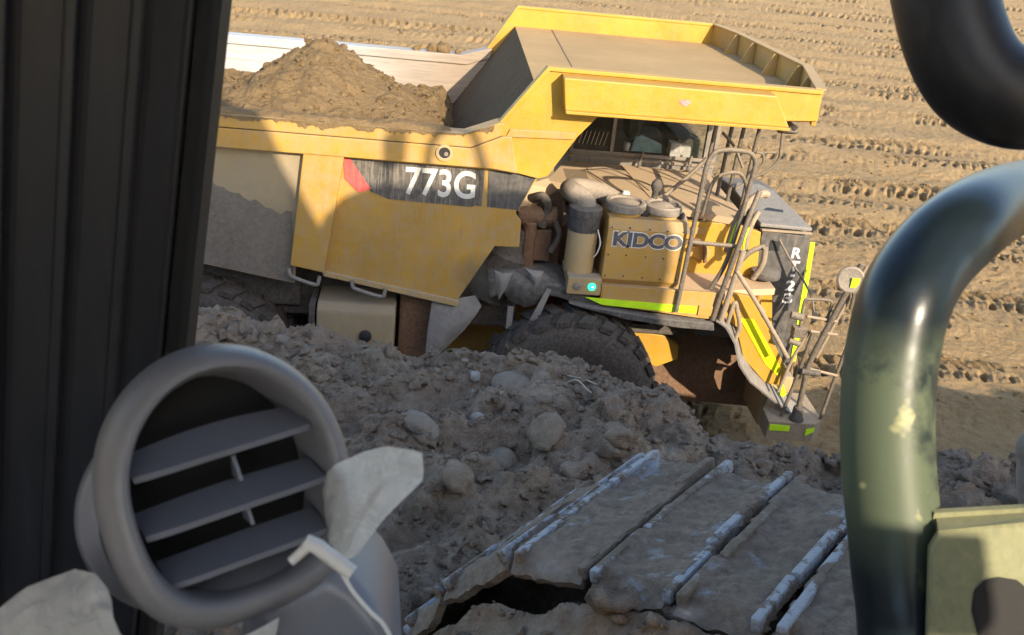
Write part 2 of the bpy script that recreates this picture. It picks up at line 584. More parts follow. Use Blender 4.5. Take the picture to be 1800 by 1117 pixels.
def sun_patch_tube():
    k = NT("dark_green_tube")
    g = k.geo()
    sep = k.n("ShaderNodeSeparateXYZ")
    k.l(g.outputs["Position"], sep.inputs[0])
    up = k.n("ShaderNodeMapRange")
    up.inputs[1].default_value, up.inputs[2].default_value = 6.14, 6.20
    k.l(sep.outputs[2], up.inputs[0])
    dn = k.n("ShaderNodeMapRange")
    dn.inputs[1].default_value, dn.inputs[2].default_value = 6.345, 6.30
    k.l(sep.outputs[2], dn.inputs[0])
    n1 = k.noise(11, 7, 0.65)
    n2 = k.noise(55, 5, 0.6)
    band = k.math('MULTIPLY', up.outputs[0], dn.outputs[0])  # paler stretch paints in the sunlit part; yellow stains keep to it
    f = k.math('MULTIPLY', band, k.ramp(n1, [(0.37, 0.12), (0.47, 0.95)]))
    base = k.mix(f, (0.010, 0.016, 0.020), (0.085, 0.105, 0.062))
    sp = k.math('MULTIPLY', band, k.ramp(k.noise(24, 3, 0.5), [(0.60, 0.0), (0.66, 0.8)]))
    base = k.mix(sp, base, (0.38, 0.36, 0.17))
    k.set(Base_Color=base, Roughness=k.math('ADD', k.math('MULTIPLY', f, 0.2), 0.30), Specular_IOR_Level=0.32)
    k.bump(n2, 0.08, 0.002)
    return k.mat


M['tube_green'] = sun_patch_tube()
M['glass'] = glass("cab_glass", (0.03, 0.04, 0.03), 0.22)


def film():
    """thin clear plastic: see-through, whitish along its creases"""
    k = NT("clear_plastic_film")
    tr = k.n("ShaderNodeBsdfTransparent")
    tl = k.n("ShaderNodeBsdfTranslucent")
    tl.inputs[0].default_value = (0.86, 0.83, 0.78, 1)
    k.set(Base_Color=(0.78, 0.76, 0.72), Roughness=0.2, Specular_IOR_Level=0.7)
    n = k.noise(45, 6, 0.6, dist=1.2)
    cr = k.math('ABSOLUTE', k.math('SUBTRACT', n, 0.5))
    k.bump(cr, 0.9, 0.012)
    m1 = k.n("ShaderNodeMixShader")
    m1.inputs[0].default_value = 0.45
    k.l(k.b.outputs[0], m1.inputs[1])
    k.l(tl.outputs[0], m1.inputs[2])
    crease = k.ramp(cr, [(0.0, 0.0), (0.035, 0.55)])
    body = k.ramp(k.noise(22, 4), [(0.35, 0.04), (0.7, 0.30)])
    m2 = k.n("ShaderNodeMixShader")
    k.l(k.math('MULTIPLY', k.math('ADD', crease, 0.45, clamp=True), body), m2.inputs[0])
    k.l(m1.outputs[0], m2.inputs[1])
    k.l(tr.outputs[0], m2.inputs[2])
    k.l(m2.outputs[0], k.out.inputs[0])
    return k.mat


M['film'] = film()


def clear_pane():
    mt = bpy.data.materials.new("clean_window_glass")
    mt.use_nodes = True
    t = mt.node_tree
    t.nodes.remove(t.nodes["Principled BSDF"])
    tr = t.nodes.new("ShaderNodeBsdfTransparent")
    tr.inputs[0].default_value = (1, 1, 1, 1)
    t.links.new(tr.outputs[0], t.nodes["Material Output"].inputs[0])
    return mt


M['pane'] = clear_pane()


def lamp_green():
    k = NT("green_lamp")
    k.set(Base_Color=(0.02, 0.25, 0.12), Emission_Color=(0.02, 0.9, 0.35), Emission_Strength=0.9)
    return k.mat


M['green_lamp'] = lamp_green()
k = NT("green_lamp_core")
k.set(Base_Color=(0.3, 0.9, 0.6), Emission_Color=(0.35, 1.0, 0.65), Emission_Strength=1.6)
M['green_core'] = k.mat

# ------------------------------------------------------------------ terrain
def lugs(x, y, y0, width, pitch, seed, depth, slant=0.35):
    """a row of tyre lug prints along x at y0(x)"""
    yc = y0 + 0.25 * np.sin(x * 0.09 + seed) + 0.12 * np.sin(x * 0.31 + 2 * seed)
    v = (y - yc) / width
    band = np.clip(1.25 - np.abs(v), 0, 0.25) / 0.25
    out = np.zeros_like(x)
    for side in (-1, 1):
        ph = (x + slant * side * v * width + side * 0.17 * pitch) / pitch
        cell = np.floor(ph)
        one = np.full_like(cell, side)
        rnd, rn2, rn3, rn4 = (_hash(cell, one, seed + q) for q in (0, 5, 11, 17))
        fx = ph - cell - 0.5 + 0.22 * (rn3 - 0.5)
        cv = side * 0.55 + 0.3 * (rn4 - 0.5)
        r = np.hypot(fx / (0.13 + 0.15 * rnd), (v - cv) / (0.28 + 0.34 * rn2))
        r = r * (1 + 0.7 * fbm(x * 9, y * 9, seed + 3, 2))
        out -= depth * np.clip(1.25 - r, 0, 0.5) * 2.0 * np.where(rn4 > 0.22, 1.0, 0.1) * (0.45 + 1.1 * rnd)
        r2 = np.hypot((fx + 0.40) / 0.2, (v - cv) / 0.5)
        out += 0.6 * depth * np.clip(1.0 - r2, 0, 1) * (0.2 + rn2)
    return out * (band > 0), band


ROWS, _y, _k = [], 12.7, 0
while _y < 75:
    ROWS.append((_y, 0.34 + 0.006 * _y, 0.175 + 0.0042 * _y, (0.060, 0.085, 0.045, 0.075)[_k % 4] * (1 + _y * 0.008)))
    _y += (0.95, 1.45, 1.1, 2.0)[_k % 4] * (0.75 + 0.03 * _y)
    _k += 1


def ground_z(x, y):
    z = 0.05 * fbm(x * 0.25, y * 0.25, 3, 3) * 2
    # furrows left by wheels, running along x
    yy = y + 0.3 * np.sin(x * 0.05)
    z += 0.05 * np.sin(yy * 2.1 + 1.5 * fbm(x * 0.06, y * 0.15, 21, 2) * 6) * (0.5 + vnoise(x * 0.05, y * 0.4, 40))
    z += 0.10 * fbm(x * 1.3, y * 2.2, 8, 4, 0.6) + 0.05 * fbm(x * 5.0, y * 6.5, 9, 4, 0.7)
    mask = vnoise(x * 0.22, y * 0.45, 77)
    w1, r1 = worley(x * 5.5, y * 6.5, 31)
    z += 0.035 * np.clip(0.55 - w1, 0, 1) * r1 * 1.6 * np.clip((mask - 0.25) * 2, 0.15, 1)
    w2, r2 = worley(x * 2.6, y * 3.2, 53)
    z += 0.075 * np.clip(0.42 - w2, 0, 1) * (r2 > 0.55) * np.clip((mask - 0.35) * 3, 0, 1)
    for i, (y0, wd, pt, dp) in enumerate(ROWS):
        a, _ = lugs(x, y, y0, wd, pt, 11 + i * 7, dp)
        z += 1.8 * a * np.clip((vnoise(x * 0.35, np.full_like(x, i * 3.1), 91 + i) - 0.22) * 3.5, 0.12, 1)
    return z


ys = [-1500.0, -400, -120, -40, -12, 0, 6, 8.5]
y = 9.6
while y < 100:
    ys.append(y)
    y += max(0.024, 0.000105 * (y * y + 44) * 1.05)
ys += list(np.geomspace(103, 4500, 40))
ys = np.array(ys)
u = np.linspace(0, 1, 820)
xl = -0.2 * np.clip(ys, 9, 110) - 2.6
xr = 0.56 * np.clip(ys, 9, 110) + 3.6
X = xl[:, None] + (xr - xl)[:, None] * u[None, :]
so = np.array([-4000.0, -1200, -350, -100, -30, -8])
X = np.concatenate([xl[:, None] + so[None, :], X, xr[:, None] - so[None, ::-1]], 1)
Yg = np.repeat(ys[:, None], X.shape[1], 1)
Zg = ground_z(X, Yg)
far = np.clip((Yg - 90) / 30, 0, 1)
Zg = Zg * (1 - far)
Zg[ys < 9] = -0.02
me = fast_mesh("ground", np.stack([X, Yg, Zg], -1).reshape(-1, 3), grid_faces(*X.shape), M['soil_ground'])
tag(link("ground", me, None, None, (0, 0, 0)), kind="structure")

# the bank the excavator stands on: crest line, lumpy top, steep face down to the truck
CX_ = np.array([-14, -6, -3, -1.5, -0.8, -0.2, 0.44, 1.0, 1.4, 1.9, 2.7, 4.0, 6.0, 12.0, 30])
CY_ = np.array([9.2, 7.6, 7.05, 6.72, 6.42, 6.30, 6.36, 6.22, 5.88, 5.52, 5.28, 5.28, 5.25, 5.1, 5.0])


def bank_z(x, y, fine=True):
    cy = np.interp(x, CX_, CY_)
    wob = 0.22 * fbm(x * 1.3, y * 0.6, 5, 3)
    d = y - cy + wob
    top = 3.40 + 0.05 * np.clip(d + 2.5, 0, 2.5) + 0.14 * fbm(x * 0.7, y * 0.7, 2, 3) * 2
    top = top - 0.12 * np.exp(-((x - 2.35) / 0.75) ** 2) * np.clip((y - 4.2) * 1.5, 0, 1)
    face = top - np.clip(d, 0, None) * 1.35
    z = np.where(d < 0, top, face)
    rnd = np.clip(1 - np.abs(d) / 0.35, 0, 1)
    z -= 0.06 * rnd
    # lumps: warped so that no two clods look alike
    wx = x + 0.16 * fbm(x * 2.2, y * 2.2, 71, 3) + 0.05 * fbm(x * 9, y * 9, 73, 2)
    wy = y + 0.16 * fbm(x * 2.2, y * 2.2, 72, 3) + 0.05 * fbm(x * 9, y * 9, 74, 2)
    big = 1 - np.abs(fbm(wx * 1.6, wy * 1.8, 12, 3)) * 5
    z += 0.12 * np.clip(big, -0.6, 1)
    w1, v1 = worley(wx * 3.6, wy * 4.0, 14)
    z += 0.20 * np.clip(0.62 - w1, 0, 0.34) * np.clip(v1 - 0.35, 0, 1) * 2
    if fine:
        w2, v2 = worley(wx * 11.0, wy * 12.0, 16)
        z += 0.055 * np.clip(0.55 - w2, 0, 0.3) * np.clip(v2 - 0.3, 0, 1) * 2
        w3, v3 = worley(wx * 27.0, wy * 29.0, 18)
        z += 0.022 * np.clip(0.55 - w3, 0, 0.3) * v3 * 1.6
        z += 0.065 * fbm(x * 11, y * 11, 44, 4, 0.75)
    z += 0.16 * fbm(x * 2.0, y * 2.3, 4, 5, 0.62)
    # sunk under the tracks
    s = 0.756 * x - 0.655 * y
    q = 0.655 * x + 0.756 * y
    trk = np.clip(1 - np.abs(q - 2.9) / 0.75, 0, 1) * np.clip((s + 2.4) * 2, 0, 1)
    z -= 0.12 * np.clip(trk * 2, 0, 1)
    # earth heaped against the near side of the track
    top_m = np.interp(s, [-2.6, -2.0, -1.65, -1.3, -1.0, -0.5, 0.6, 1.2], [3.3, 3.80, 4.27, 4.50, 4.61, 4.66, 4.60, 3.4])
    mound = top_m - np.where(q < 2.32, (2.32 - q) * 1.15, (q - 2.32) * 3.0) + 0.55 * (z - 3.4)
    z = np.maximum(z, mound)
    z += np.clip((x - 5.0) * 0.09, 0, 0.45) * (y < 8)
    return np.maximum(z, -0.3)


gx = np.concatenate([np.linspace(-14, -2.6, 60)[:-1], np.linspace(-2.6, 4.6, 560), np.linspace(4.6, 30, 90)[1:]])
gy = np.concatenate([np.linspace(-14, 1.6, 40)[:-1], np.linspace(1.6, 7.6, 470), np.linspace(7.6, 13, 60)[1:]])
Xb, Yb = np.meshgrid(gx, gy)
Zb = bank_z(Xb, Yb)
me = fast_mesh("embankment", np.stack([Xb, Yb, Zb], -1).reshape(-1, 3), grid_faces(*Xb.shape), M['soil_bench'])
tag(link("embankment", me, None, None, (0, 0, 0)), kind="structure")


def ico(sub):
    bm = bmesh.new()
    bmesh.ops.create_icosphere(bm, subdivisions=sub, radius=1.0)
    v = np.array([p.co[:] for p in bm.verts])
    f = np.array([[p.index for p in q.verts] for q in bm.faces])
    bm.free()
    return v, f


RNG = np.random.RandomState(11)
ICO2 = ico(2)
ICO1 = ico(1)


def lump(v, amp, seed, freq=1.3):
    d = 1 + amp * (fbm(v[:, 0] * freq + seed, v[:, 1] * freq + v[:, 2] * 1.7, seed, 3) * 2 + fbm(v[:, 2] * freq - seed, v[:, 0] * freq - v[:, 1], seed + 9, 3) * 2)
    return v * d[:, None]


def clods(name, n, xr_, yr_, zf, mat, smin, smax, keep=None, pw=3.0, sink=0.35, base=None):
    vs, fs, k = [], [], 0
    base = base or ICO2
    variants = [lump(base[0], 0.95, 3 + 5 * i, 1.9) for i in range(9)]
    px = RNG.uniform(*xr_, n * 3)
    py = RNG.uniform(*yr_, n * 3)
    if keep is not None:
        ok = keep(px, py)
        px, py = px[ok], py[ok]
    px, py = px[:n], py[:n]
    pz = zf(px, py)
    for x_, y_, z_ in zip(px, py, pz):
        r = smin + (smax - smin) * RNG.rand() ** (pw * 2)
        v = variants[RNG.randint(9)] * (np.array([1, 0.75 + 0.4 * RNG.rand(), 0.6 + 0.35 * RNG.rand()]) * r)
        a = RNG.rand() * 6.28
        c_, s_ = math.cos(a), math.sin(a)
        v = np.stack([v[:, 0] * c_ - v[:, 1] * s_, v[:, 0] * s_ + v[:, 1] * c_, v[:, 2]], 1)
        vs.append(v + np.array([x_, y_, z_ + r * (0.5 - sink)]))
        fs.append(base[1] + k)
        k += len(v)
    me = fast_mesh(name, np.concatenate(vs), np.concatenate(fs), mat, smooth=False)
    return link(name, me, None, None, (0, 0, 0))


def on_bank(x, y):
    cy = np.interp(x, CX_, CY_)
    return (y < cy + 0.25)


o = clods("soil_clods", 2600, (-2.2, 4.2), (2.0, 7.0), lambda a, b: bank_z(a, b), M['soil_bench'], 0.014, 0.07, on_bank)
o2 = clods("soil_crumbs", 5500, (-2.0, 3.6), (2.2, 6.9), lambda a, b: bank_z(a, b), M['soil_bench'], 0.005, 0.030, on_bank, 1.4, 0.2, ICO1)
tag(o2, "fine grey crumbs of soil strewn between the clods on the bank", "soil", kind="stuff")
tag(o, "loose grey brown clods littering the bank before the truck", "soil", kind="stuff")
o = clods("ground_clods", 2600, (2.0, 16.0), (12.5, 27.0), lambda a, b: ground_z(a, b), M['soil_ground'], 0.008, 0.06)
tag(o, "small sunlit clods scattered over the tan rutted ground", "soil", kind="stuff")

ICO3 = ico(3)


def stone(name, x, y, r, label, cat="stone", mat='stone', flat=(1, .9, .8), seed=1, amp=0.18, up=0.35, grp="stones lying on the bank"):
    v = lump(ICO3[0], amp, seed) * np.array(flat) * r
    z = float(bank_z(np.array([x]), np.array([y]), False)[0])
    me = fast_mesh(name, v, ICO3[1], M[mat])
    o = link(name, me, None, None, (x, y, z + r * flat[2] * up))
    o.rotation_euler = (0.2 * math.sin(seed), 0.2 * math.cos(seed * 2), seed * 1.3)
    return tag(o, label, cat, grp)


stone("boulder", 0.519, 5.10, 0.098, "large round grey boulder, biggest smooth stone in the middle of the bank", "boulder", 'stone', (1, 1, .95), 3, .09, 0.23)
stone("stone", 0.372, 5.35, 0.046, "small pale round stone just above the large round boulder", "stone", 'stone_pale', (1, .9, .85), 5, .14, 0.28)
stone("stone", 0.372, 5.92, 0.040, "pale bluish white stone near the top edge of the bank", "stone", 'stone_pale', (.9, .8, 1.1), 8, .22, 0.28)
stone("stone", 0.364, 5.80, 0.020, "tiny whitish pebble just below the bluish white stone", "stone", 'stone_pale', (1, .9, .8), 9, .22, 0.28)
stone("boulder", 0.62, 5.88, 0.15, "broad flat grey boulder half buried under the truck's front tyre", "boulder", 'stone', (1.1, .8, .55), 12, .3, -0.07)
stone("stone", 0.80, 5.88, 0.06, "greenish grey angular stone at the right end of the flat boulder", "stone", 'stone', (1.1, .7, .6), 15, .25, .3)
stone("clod", 0.237, 4.58, 0.10, "rough grey lump of earth beside the plastic bag on the vent", "clod", 'soil_bench', (1.1, .8, .6), 18, .35, .15)
stone("boulder", 0.02, 5.22, 0.13, "half buried flat grey boulder left of the small pale round stone", "boulder", 'stone', (1.2, .7, .5), 21, .32, -0.12)
stone("clod", -0.25, 5.30, 0.09, "grey lump of earth, leftmost beside the half buried flat boulder", "clod", 'soil_bench', (1.1, .9, .7), 24, .28, .1)
stone("clod", 0.913, 4.85, 0.085, "brown rounded clod at the back left corner of the steel track", "clod", 'soil_bench', (1.2, .8, .8), 27, .3, .15)
stone("clod", 0.769, 5.12, 0.10, "big brown rough clod right of and above the large round boulder", "clod", 'soil_bench', (1.2, .9, .7), 30, .4, .1)
stone("clod", 1.163, 5.03, 0.10, "dark brown lump of earth behind the left end of the track", "clod", 'soil_bench', (1.3, .9, .7), 33, .4, .1)
stone("stone", -0.925, 6.37, 0.05, "bluish grey stone on the bank crest below the yellow tank", "stone", 'stone', (1.2, .9, .7), 36, .26, 0.23)
stone("stone", 0.609, 5.46, 0.03, "small grey stone between the large round boulder and the flat boulder", "stone", 'stone', (1.2, .9, .7), 39, .26, 0.23)
for i, (x_, y_, r_, lab) in enumerate([
        (0.12, 5.95, .026, "small grey pebble a little left of the bluish white stone"),
        (0.30, 6.10, .030, "small grey pebble on the bank edge right behind the bluish white stone"),
        (-0.30, 5.85, .028, "grey pebble alone on the bank below the brown frame column"),
        (-0.75, 5.60, .032, "grey pebble on the left of the bank nearest the vent's rim"),
        (1.55, 5.20, .028, "grey pebble on the bank behind the middle of the steel track")]):
    stone("stone", x_, y_, r_, lab, "stone", 'stone', (1, .85, .75), 50 + i, .15, .4, "loose pebbles along the bank top")

for i, (pts, lab) in enumerate([
        ([(0.94, 5.88, .02), (1.02, 5.80, .05), (1.10, 5.72, .05), (1.18, 5.67, .02)], "pale bent root lying on the brown clods below the front tyre"),
        ([(0.98, 5.95, .03), (1.08, 5.90, .05), (1.16, 5.84, .02)], "thin short straw just behind the pale bent root")]):
    P = []
    for x_, y_, dz in pts:
        P.append((x_, y_, float(bank_z(np.array([x_]), np.array([y_]))[0]) + dz * 0.6))
    o = build("root", G().tube(spline(P, 6), 0.005, 6), M['straw'], smooth=60)
    tag(o, lab, "root", "dry roots on the bank")

# ------------------------------------------------------------------ haul truck
T = empty("haul_truck", (1.0, 12.6, 0.0), "dusty yellow rigid haul truck below the bank, bed loaded with soil, facing right", "haul truck")


def text_mesh(name, s, x0, x1, z0, z1, y, mat, parent, bold=0.0, depth=0.006):
    cu = bpy.data.curves.new(name, 'FONT')
    cu.body = s
    cu.extrude = 0.05
    cu.offset = bold
    to = bpy.data.objects.new("tmp_text", cu)
    COL.objects.link(to)
    dg = bpy.context.evaluated_depsgraph_get()
    me = bpy.data.meshes.new_from_object(to.evaluated_get(dg))
    bpy.data.objects.remove(to)
    bpy.data.curves.remove(cu)
    n = len(me.vertices)
    v = np.zeros(n * 3, np.float32)
    me.vertices.foreach_get("co", v)
    v = v.reshape(-1, 3)
    lo, hi = v.min(0), v.max(0)
    t = (v - lo) / (hi - lo + 1e-9)
    w = np.stack([x0 + t[:, 0] * (x1 - x0), y - t[:, 2] * depth, z0 + t[:, 1] * (z1 - z0)], 1)
    c = (w.min(0) + w.max(0)) / 2
    me.vertices.foreach_set("co", (w - c).astype(np.float32).ravel())
    me.update()
    me.name = name
    me.materials.clear()
    return link(name, me, mat, parent, tuple(float(q) for q in c))


def slab(name, poly, y0, y1, mat, parent, bevel=0.008):
    return build(name, G().prism(poly, 'y', y0, y1), M[mat], parent, bevel)


# ---- dump body
body = build("dump_body", G().prism([(1.02, 4.46), (1.12, 4.46), (0.10, 2.95), (-0.1, 2.75), (-6.2, 2.98), (-6.2, 3.10), (-0.05, 2.90)], 'y', 10.56, 14.70), M['front_wall'], T, 0.006)
slab("side_panel", [(-6.2, 3.68), (-6.2, 2.93), (-1.42, 2.15), (-1.30, 3.68)], 10.50, 10.56, 'panel_grey', body, 0.004)
slab("side_panel", [(-1.12, 2.32), (0.37, 2.06), (0.74, 2.75), (1.01, 2.76), (1.0, 3.05), (.93, 3.14), (1.13, 3.56), (1.13, 3.68), (-.93, 3.68)], 10.50, 10.56, 'yellow', body, 0.004)
for x in (-1.2, -3.05, -4.9):
    dz = (-1.2 - x) * 0.165
    d = x + 1.2
    slab("post", [(-1.325 + d, 3.672), (-1.45 + d, 2.40 + dz), (-1.09 + d, 2.34 + dz), (-.905 + d, 3.672)], 10.395, 10.515, 'yellow', body, 0.012)
slab("top_rail", [(-6.2, 3.872), (-6.2, 3.66), (.64, 3.65), (.90, 3.62), (.80, 4.01), (.70, 4.00), (.39, 3.853)], 10.375, 10.55, 'yellow', body, 0.012)
slab("rail_cap", [(-6.2, 4.00), (-6.2, 3.882), (.385, 3.863), (.70, 4.012), (.72, 4.15), (.65, 4.14), (.31, 4.0)], 10.362, 10.60, 'yellow', body, 0.012)
# lower flange and step loops
slab("lower_flange", [(-1.12, 2.33), (-1.10, 2.27), (0.38, 2.01), (0.40, 2.08)], 10.47, 10.60, 'yellow_dusty', body, 0.006)
for (xa, za, xb, zb) in ((-1.47, 2.35, -1.14, 2.28), (-.79, 2.26, -.42, 2.19)):
    p = [(xa, 10.44, za), (xa + .01, 10.43, za - .06), (xa + .05, 10.43, za - .10), (xb - .05, 10.43, zb - .10), (xb - .01, 10.43, zb - .06), (xb, 10.44, zb)]
    build("step_loop", G().tube(spline(p, 4), 0.022, 8), M['flap'], body, smooth=50)
mc = [(-6.15, 3.50), (-4.5, 3.46), (-3.2, 3.44)] + [(x, float(np.interp(x, [-3.2, -2.46, -2.12, -1.88, -1.71, -1.56, -1.46], [3.44, 3.35, 3.16, 3.08, 3.01, 2.95, 2.97])) + .018 * math.sin(x * 37) + .012 * math.sin(x * 91)) for x in np.arange(-3.1, -1.44, .055)]
slab("mud_coat", mc + [(-1.425, 2.20), (-1.43, 2.165), (-6.15, 2.94)], 10.494, 10.502, 'mud_coat', body, 0)
rs = np.random.RandomState(5)
up_ = [(x, 4.003 if x < .3 else 4.003 + (x - .3) * .37) for x in np.arange(-2.6, .62, .022)]
slab("dirt_spill", up_ + [(x, z - .010 - .07 * float(vnoise(np.array([x * 9.0]), np.array([3.3]), 9)[0]) ** 2 - .03 * rs.rand() ** 3) for x, z in up_[::-1]], 10.354, 10.3625, 'soil_load', body, 0)
# near cheek and canopy wall (one plate), with edge flange
slab("canopy_wall", [(.68, 4.15), (1.11, 4.74), (3.97, 4.74), (3.99, 4.42), (1.67, 4.27), (1.49, 4.05), (1.22, 3.60), (1.12, 3.57), (.74, 3.64), (.70, 4.0)], 10.43, 10.49, 'yellow_bright', body, 0.006)
slab("wall_flange", [(.66, 4.14), (1.10, 4.745), (3.975, 4.745), (3.975, 4.705), (1.125, 4.705), (.70, 4.13)], 10.40, 10.53, 'yellow_bright', body, 0.006)
slab("crease_rib", [(.74, 3.99), (1.44, 4.02), (1.48, 4.10), (.78, 4.08)], 10.405, 10.432, 'yellow', body, 0.01)
slab("canopy_beam", [(1.25, 4.69), (3.43, 4.69), (3.62, 4.38), (1.30, 4.365)], 10.20, 10.432, 'yellow_bright', body, 0.014)
slab("beam_lip", [(1.30, 4.366), (3.62, 4.381), (3.615, 4.352), (1.31, 4.337)], 10.17, 10.30, 'yellow_bright', body, 0.005)
build("faded_sticker", G().prism([(2.50 + .06 * math.cos(a) * (1 + .25 * math.sin(3 * a)), 4.545 + .034 * math.sin(a) * (1 + .2 * math.cos(5 * a))) for a in np.linspace(0, 6.28, 15)[:-1]], 'y', 10.194, 10.2005), plain("faded_mauve", (0.42, 0.22, 0.18), 0.7, var=0.4, scale=60), body)
# far side
slab("side_panel", [(-6.2, 3.925), (-6.2, 2.93), (.2, 2.6), (1.0, 3.6), (.72, 4.0), (.39, 3.905)], 14.672, 14.76, 'scoured', body, 0.004)
slab("rail_cap", [(-6.2, 4.03), (-6.2, 3.92), (.40, 3.90), (.72, 4.02), (.74, 4.15), (.66, 4.14), (.31, 4.03)], 14.64, 14.86, 'scoured', body, 0.012)
slab("canopy_wall", [(.68, 4.14), (1.05, 4.75), (3.84, 4.75), (3.86, 4.40), (1.67, 4.27), (1.22, 3.60), (.74, 3.66)], 14.72, 14.78, 'yellow_bright', body, 0.006)
slab("wall_flange", [(.66, 4.135), (1.04, 4.755), (3.845, 4.755), (3.845, 4.72), (1.06, 4.72), (.70, 4.125)], 14.705, 14.83, 'yellow_bright', body, 0.006)
# canopy floor, seam, lip plates, gussets
build("canopy_floor", G().prism([(1.03, 10.49), (3.95, 10.49), (4.23, 11.88), (4.0, 14.02), (3.82, 14.72), (1.03, 14.72)], 'z', 4.38, 4.475), M['liner'], body, 0.004)
build("weld_seam", G().obox((1.55, 12.6, 4.477), (0.007, 0, 0), (0.0, 2.1, 0), (0, 0, 0.004)), M['brown_guts'], body)


def vplate(name, a, b, z0, z1, th, mat, parent, bevel=0.005):
    a, b = np.array(a), np.array(b)
    d = (b - a) / np.linalg.norm(b - a)
    n = np.array([-d[1], d[0]]) * th / 2
    return build(name, G().prism([tuple(a + n), tuple(b + n), tuple(b - n), tuple(a - n)], 'z', z0, z1), M[mat], parent, bevel)


LIP = [(3.965, 10.46), (4.27, 11.86), (4.04, 14.03), (3.86, 14.76)]
for a, b in zip(LIP[:-1], LIP[1:]):
    vplate("canopy_lip", a, b, 4.36, 4.735, 0.05, 'yellow', body)
    vplate("lip_flange", a, b, 4.737, 4.755, 0.11, 'yellow', body, 0.004)
for t, seg in ((0.5, 0), (0.03, 1), (0.36, 1), (0.70, 1), (0.98, 1)):
    a, b = np.array(LIP[seg]), np.array(LIP[seg + 1])
    c = a + (b - a) * t
    build("gusset", G().prism([(c[0] - .20, 4.474), (c[0] - .03, 4.474), (c[0] - .03, 4.733), (c[0] - .08, 4.733)], 'y', c[1] - .012, c[1] + .012), M['yellow'], body)
# decals
dec = slab("decal_band", [(-.86, 3.612), (.56, 3.60), (.56, 3.195), (.49, 3.20), (.45, 3.18), (-.43, 3.20), (-.63, 3.27)], 10.493, 10.502, 'decal_black', body, 0)
slab("decal_band", [(.60, 3.60), (1.12, 3.585), (.95, 3.185), (.62, 3.195)], 10.492, 10.502, 'hood_black', body, 0)
slab("red_stripe", [(-.925, 3.612), (-.855, 3.612), (-.63, 3.30), (-.74, 3.245), (-.79, 3.28), (-.905, 3.39)], 10.489, 10.501, 'decal_red', body, 0)
text_mesh("number_lettering", "773G", -.27, .475, 3.265, 3.575, 10.492, M['white_letter'], dec, bold=0.018, depth=0.004)
build("lift_hole_ring", G().lathe((.12, 10.374, 3.785), (0, -1, 0), [(.052, 0), (.088, .002), (.088, .018), (.062, .02), (.055, .004)], 24), M['yellow_dusty'], body, smooth=40)
build("lift_hole", G().cyl((.12, 10.376, 3.785), (.12, 10.365, 3.785), .06, 20), M['dark'], body)
build("hole_pin", G().cyl((.14, 10.38, 3.775), (.14, 10.358, 3.775), .022, 12), M['cap'], body)

# ---- chassis, tank, underbody
for y in (11.75, 13.15):
    build("chassis_rail", G().box(-5.0, 4.4, y, y + .3, .85, 1.42), M['yellow'], T, 0.02)
build("underbody", G().box(-4.6, 1.1, 11.0, 11.7, 1.55, 2.25).box(-1.3, .1, 11.1, 11.7, .9, 1.6).box(-4.6, -1.4, 10.9, 11.4, 1.7, 2.3), M['under'], T, 0.03)
build("engine_block", G().box(.7, 3.6, 12.1, 13.1, 1.4, 2.5), M['brown_guts'], T, 0.03)
tank = build("fuel_tank", G().prism([(10.52, 1.0), (10.47, 1.1), (10.47, 1.86), (10.55, 1.94), (11.2, 1.94), (11.2, 1.0)], 'x', -1.17, -.30), M['panel_grey'], T, 0.03)
build("tank_filler", G().lathe((-.62, 10.48, 1.58), (0, -1, 0), [(.07, 0), (.07, .04), (.055, .05), (.0, .05)], 20), M['dark'], tank, smooth=40)
build("tank_strap", G().box(-1.26, -1.19, 10.50, 11.2, 1.3, 1.90), M['under'], tank, 0.01)
build("frame_column", G().box(-.26, .12, 10.7, 11.3, .9, 2.1), M['brown_guts'], T, 0.04)


def wheel(cx, y0, y1, cz, R, near=True):
    w = y1 - y0
    prof = [(R * .56, .04), (R * .66, .0), (R * .84, -.01), (R * .95, .05), (R * .985, .10), (R * .985, w - .10), (R * .95, w - .05), (R * .84, w + .01), (R * .66, w), (R * .56, w - .04)]
    t_ = build("wheel", G().lathe((cx, y0, cz), (0, 1, 0), prof, 48), M['tyre'], T, smooth=35)
    g = G()
    for k in range(26):
        a = 2 * math.pi * k / 26
        for side in (0, 1):
            a2 = a + side * math.pi / 26
            ya, yb = (y0 + .02, y0 + w * .46) if side == 0 else (y0 + w * .54, y1 - .02)
            er = np.array([math.cos(a2), 0, math.sin(a2)])
            et = np.array([-math.sin(a2), 0, math.cos(a2)])
            g.obox(np.array([cx, (ya + yb) / 2, cz]) + er * R * .985, et * .075, np.array([0, (yb - ya) / 2, 0]) + et * (.05 if side else -.05), er * .035)
    build("tread", g, M['tyre'], t_, 0.006)
    build("rim", G().lathe((cx, y0 + .06, cz), (0, 1, 0), [(R * .56, -.03), (R * .54, .0), (R * .50, .02), (R * .48, .14), (R * .28, .16), (R * .26, .08), (R * .12, .06), (0.01, .06)], 36), M['under'], t_, smooth=35)
    return t_


wheel(1.72, 10.16, 10.74, .98, 1.05)
wheel(1.72, 14.3, 14.9, .98, 1.05)
wheel(-2.47, 10.45, 11.05, .98, 1.05)
wheel(-2.47, 11.1, 11.7, .98, 1.05)
wheel(-2.47, 13.9, 14.5, .98, 1.05)

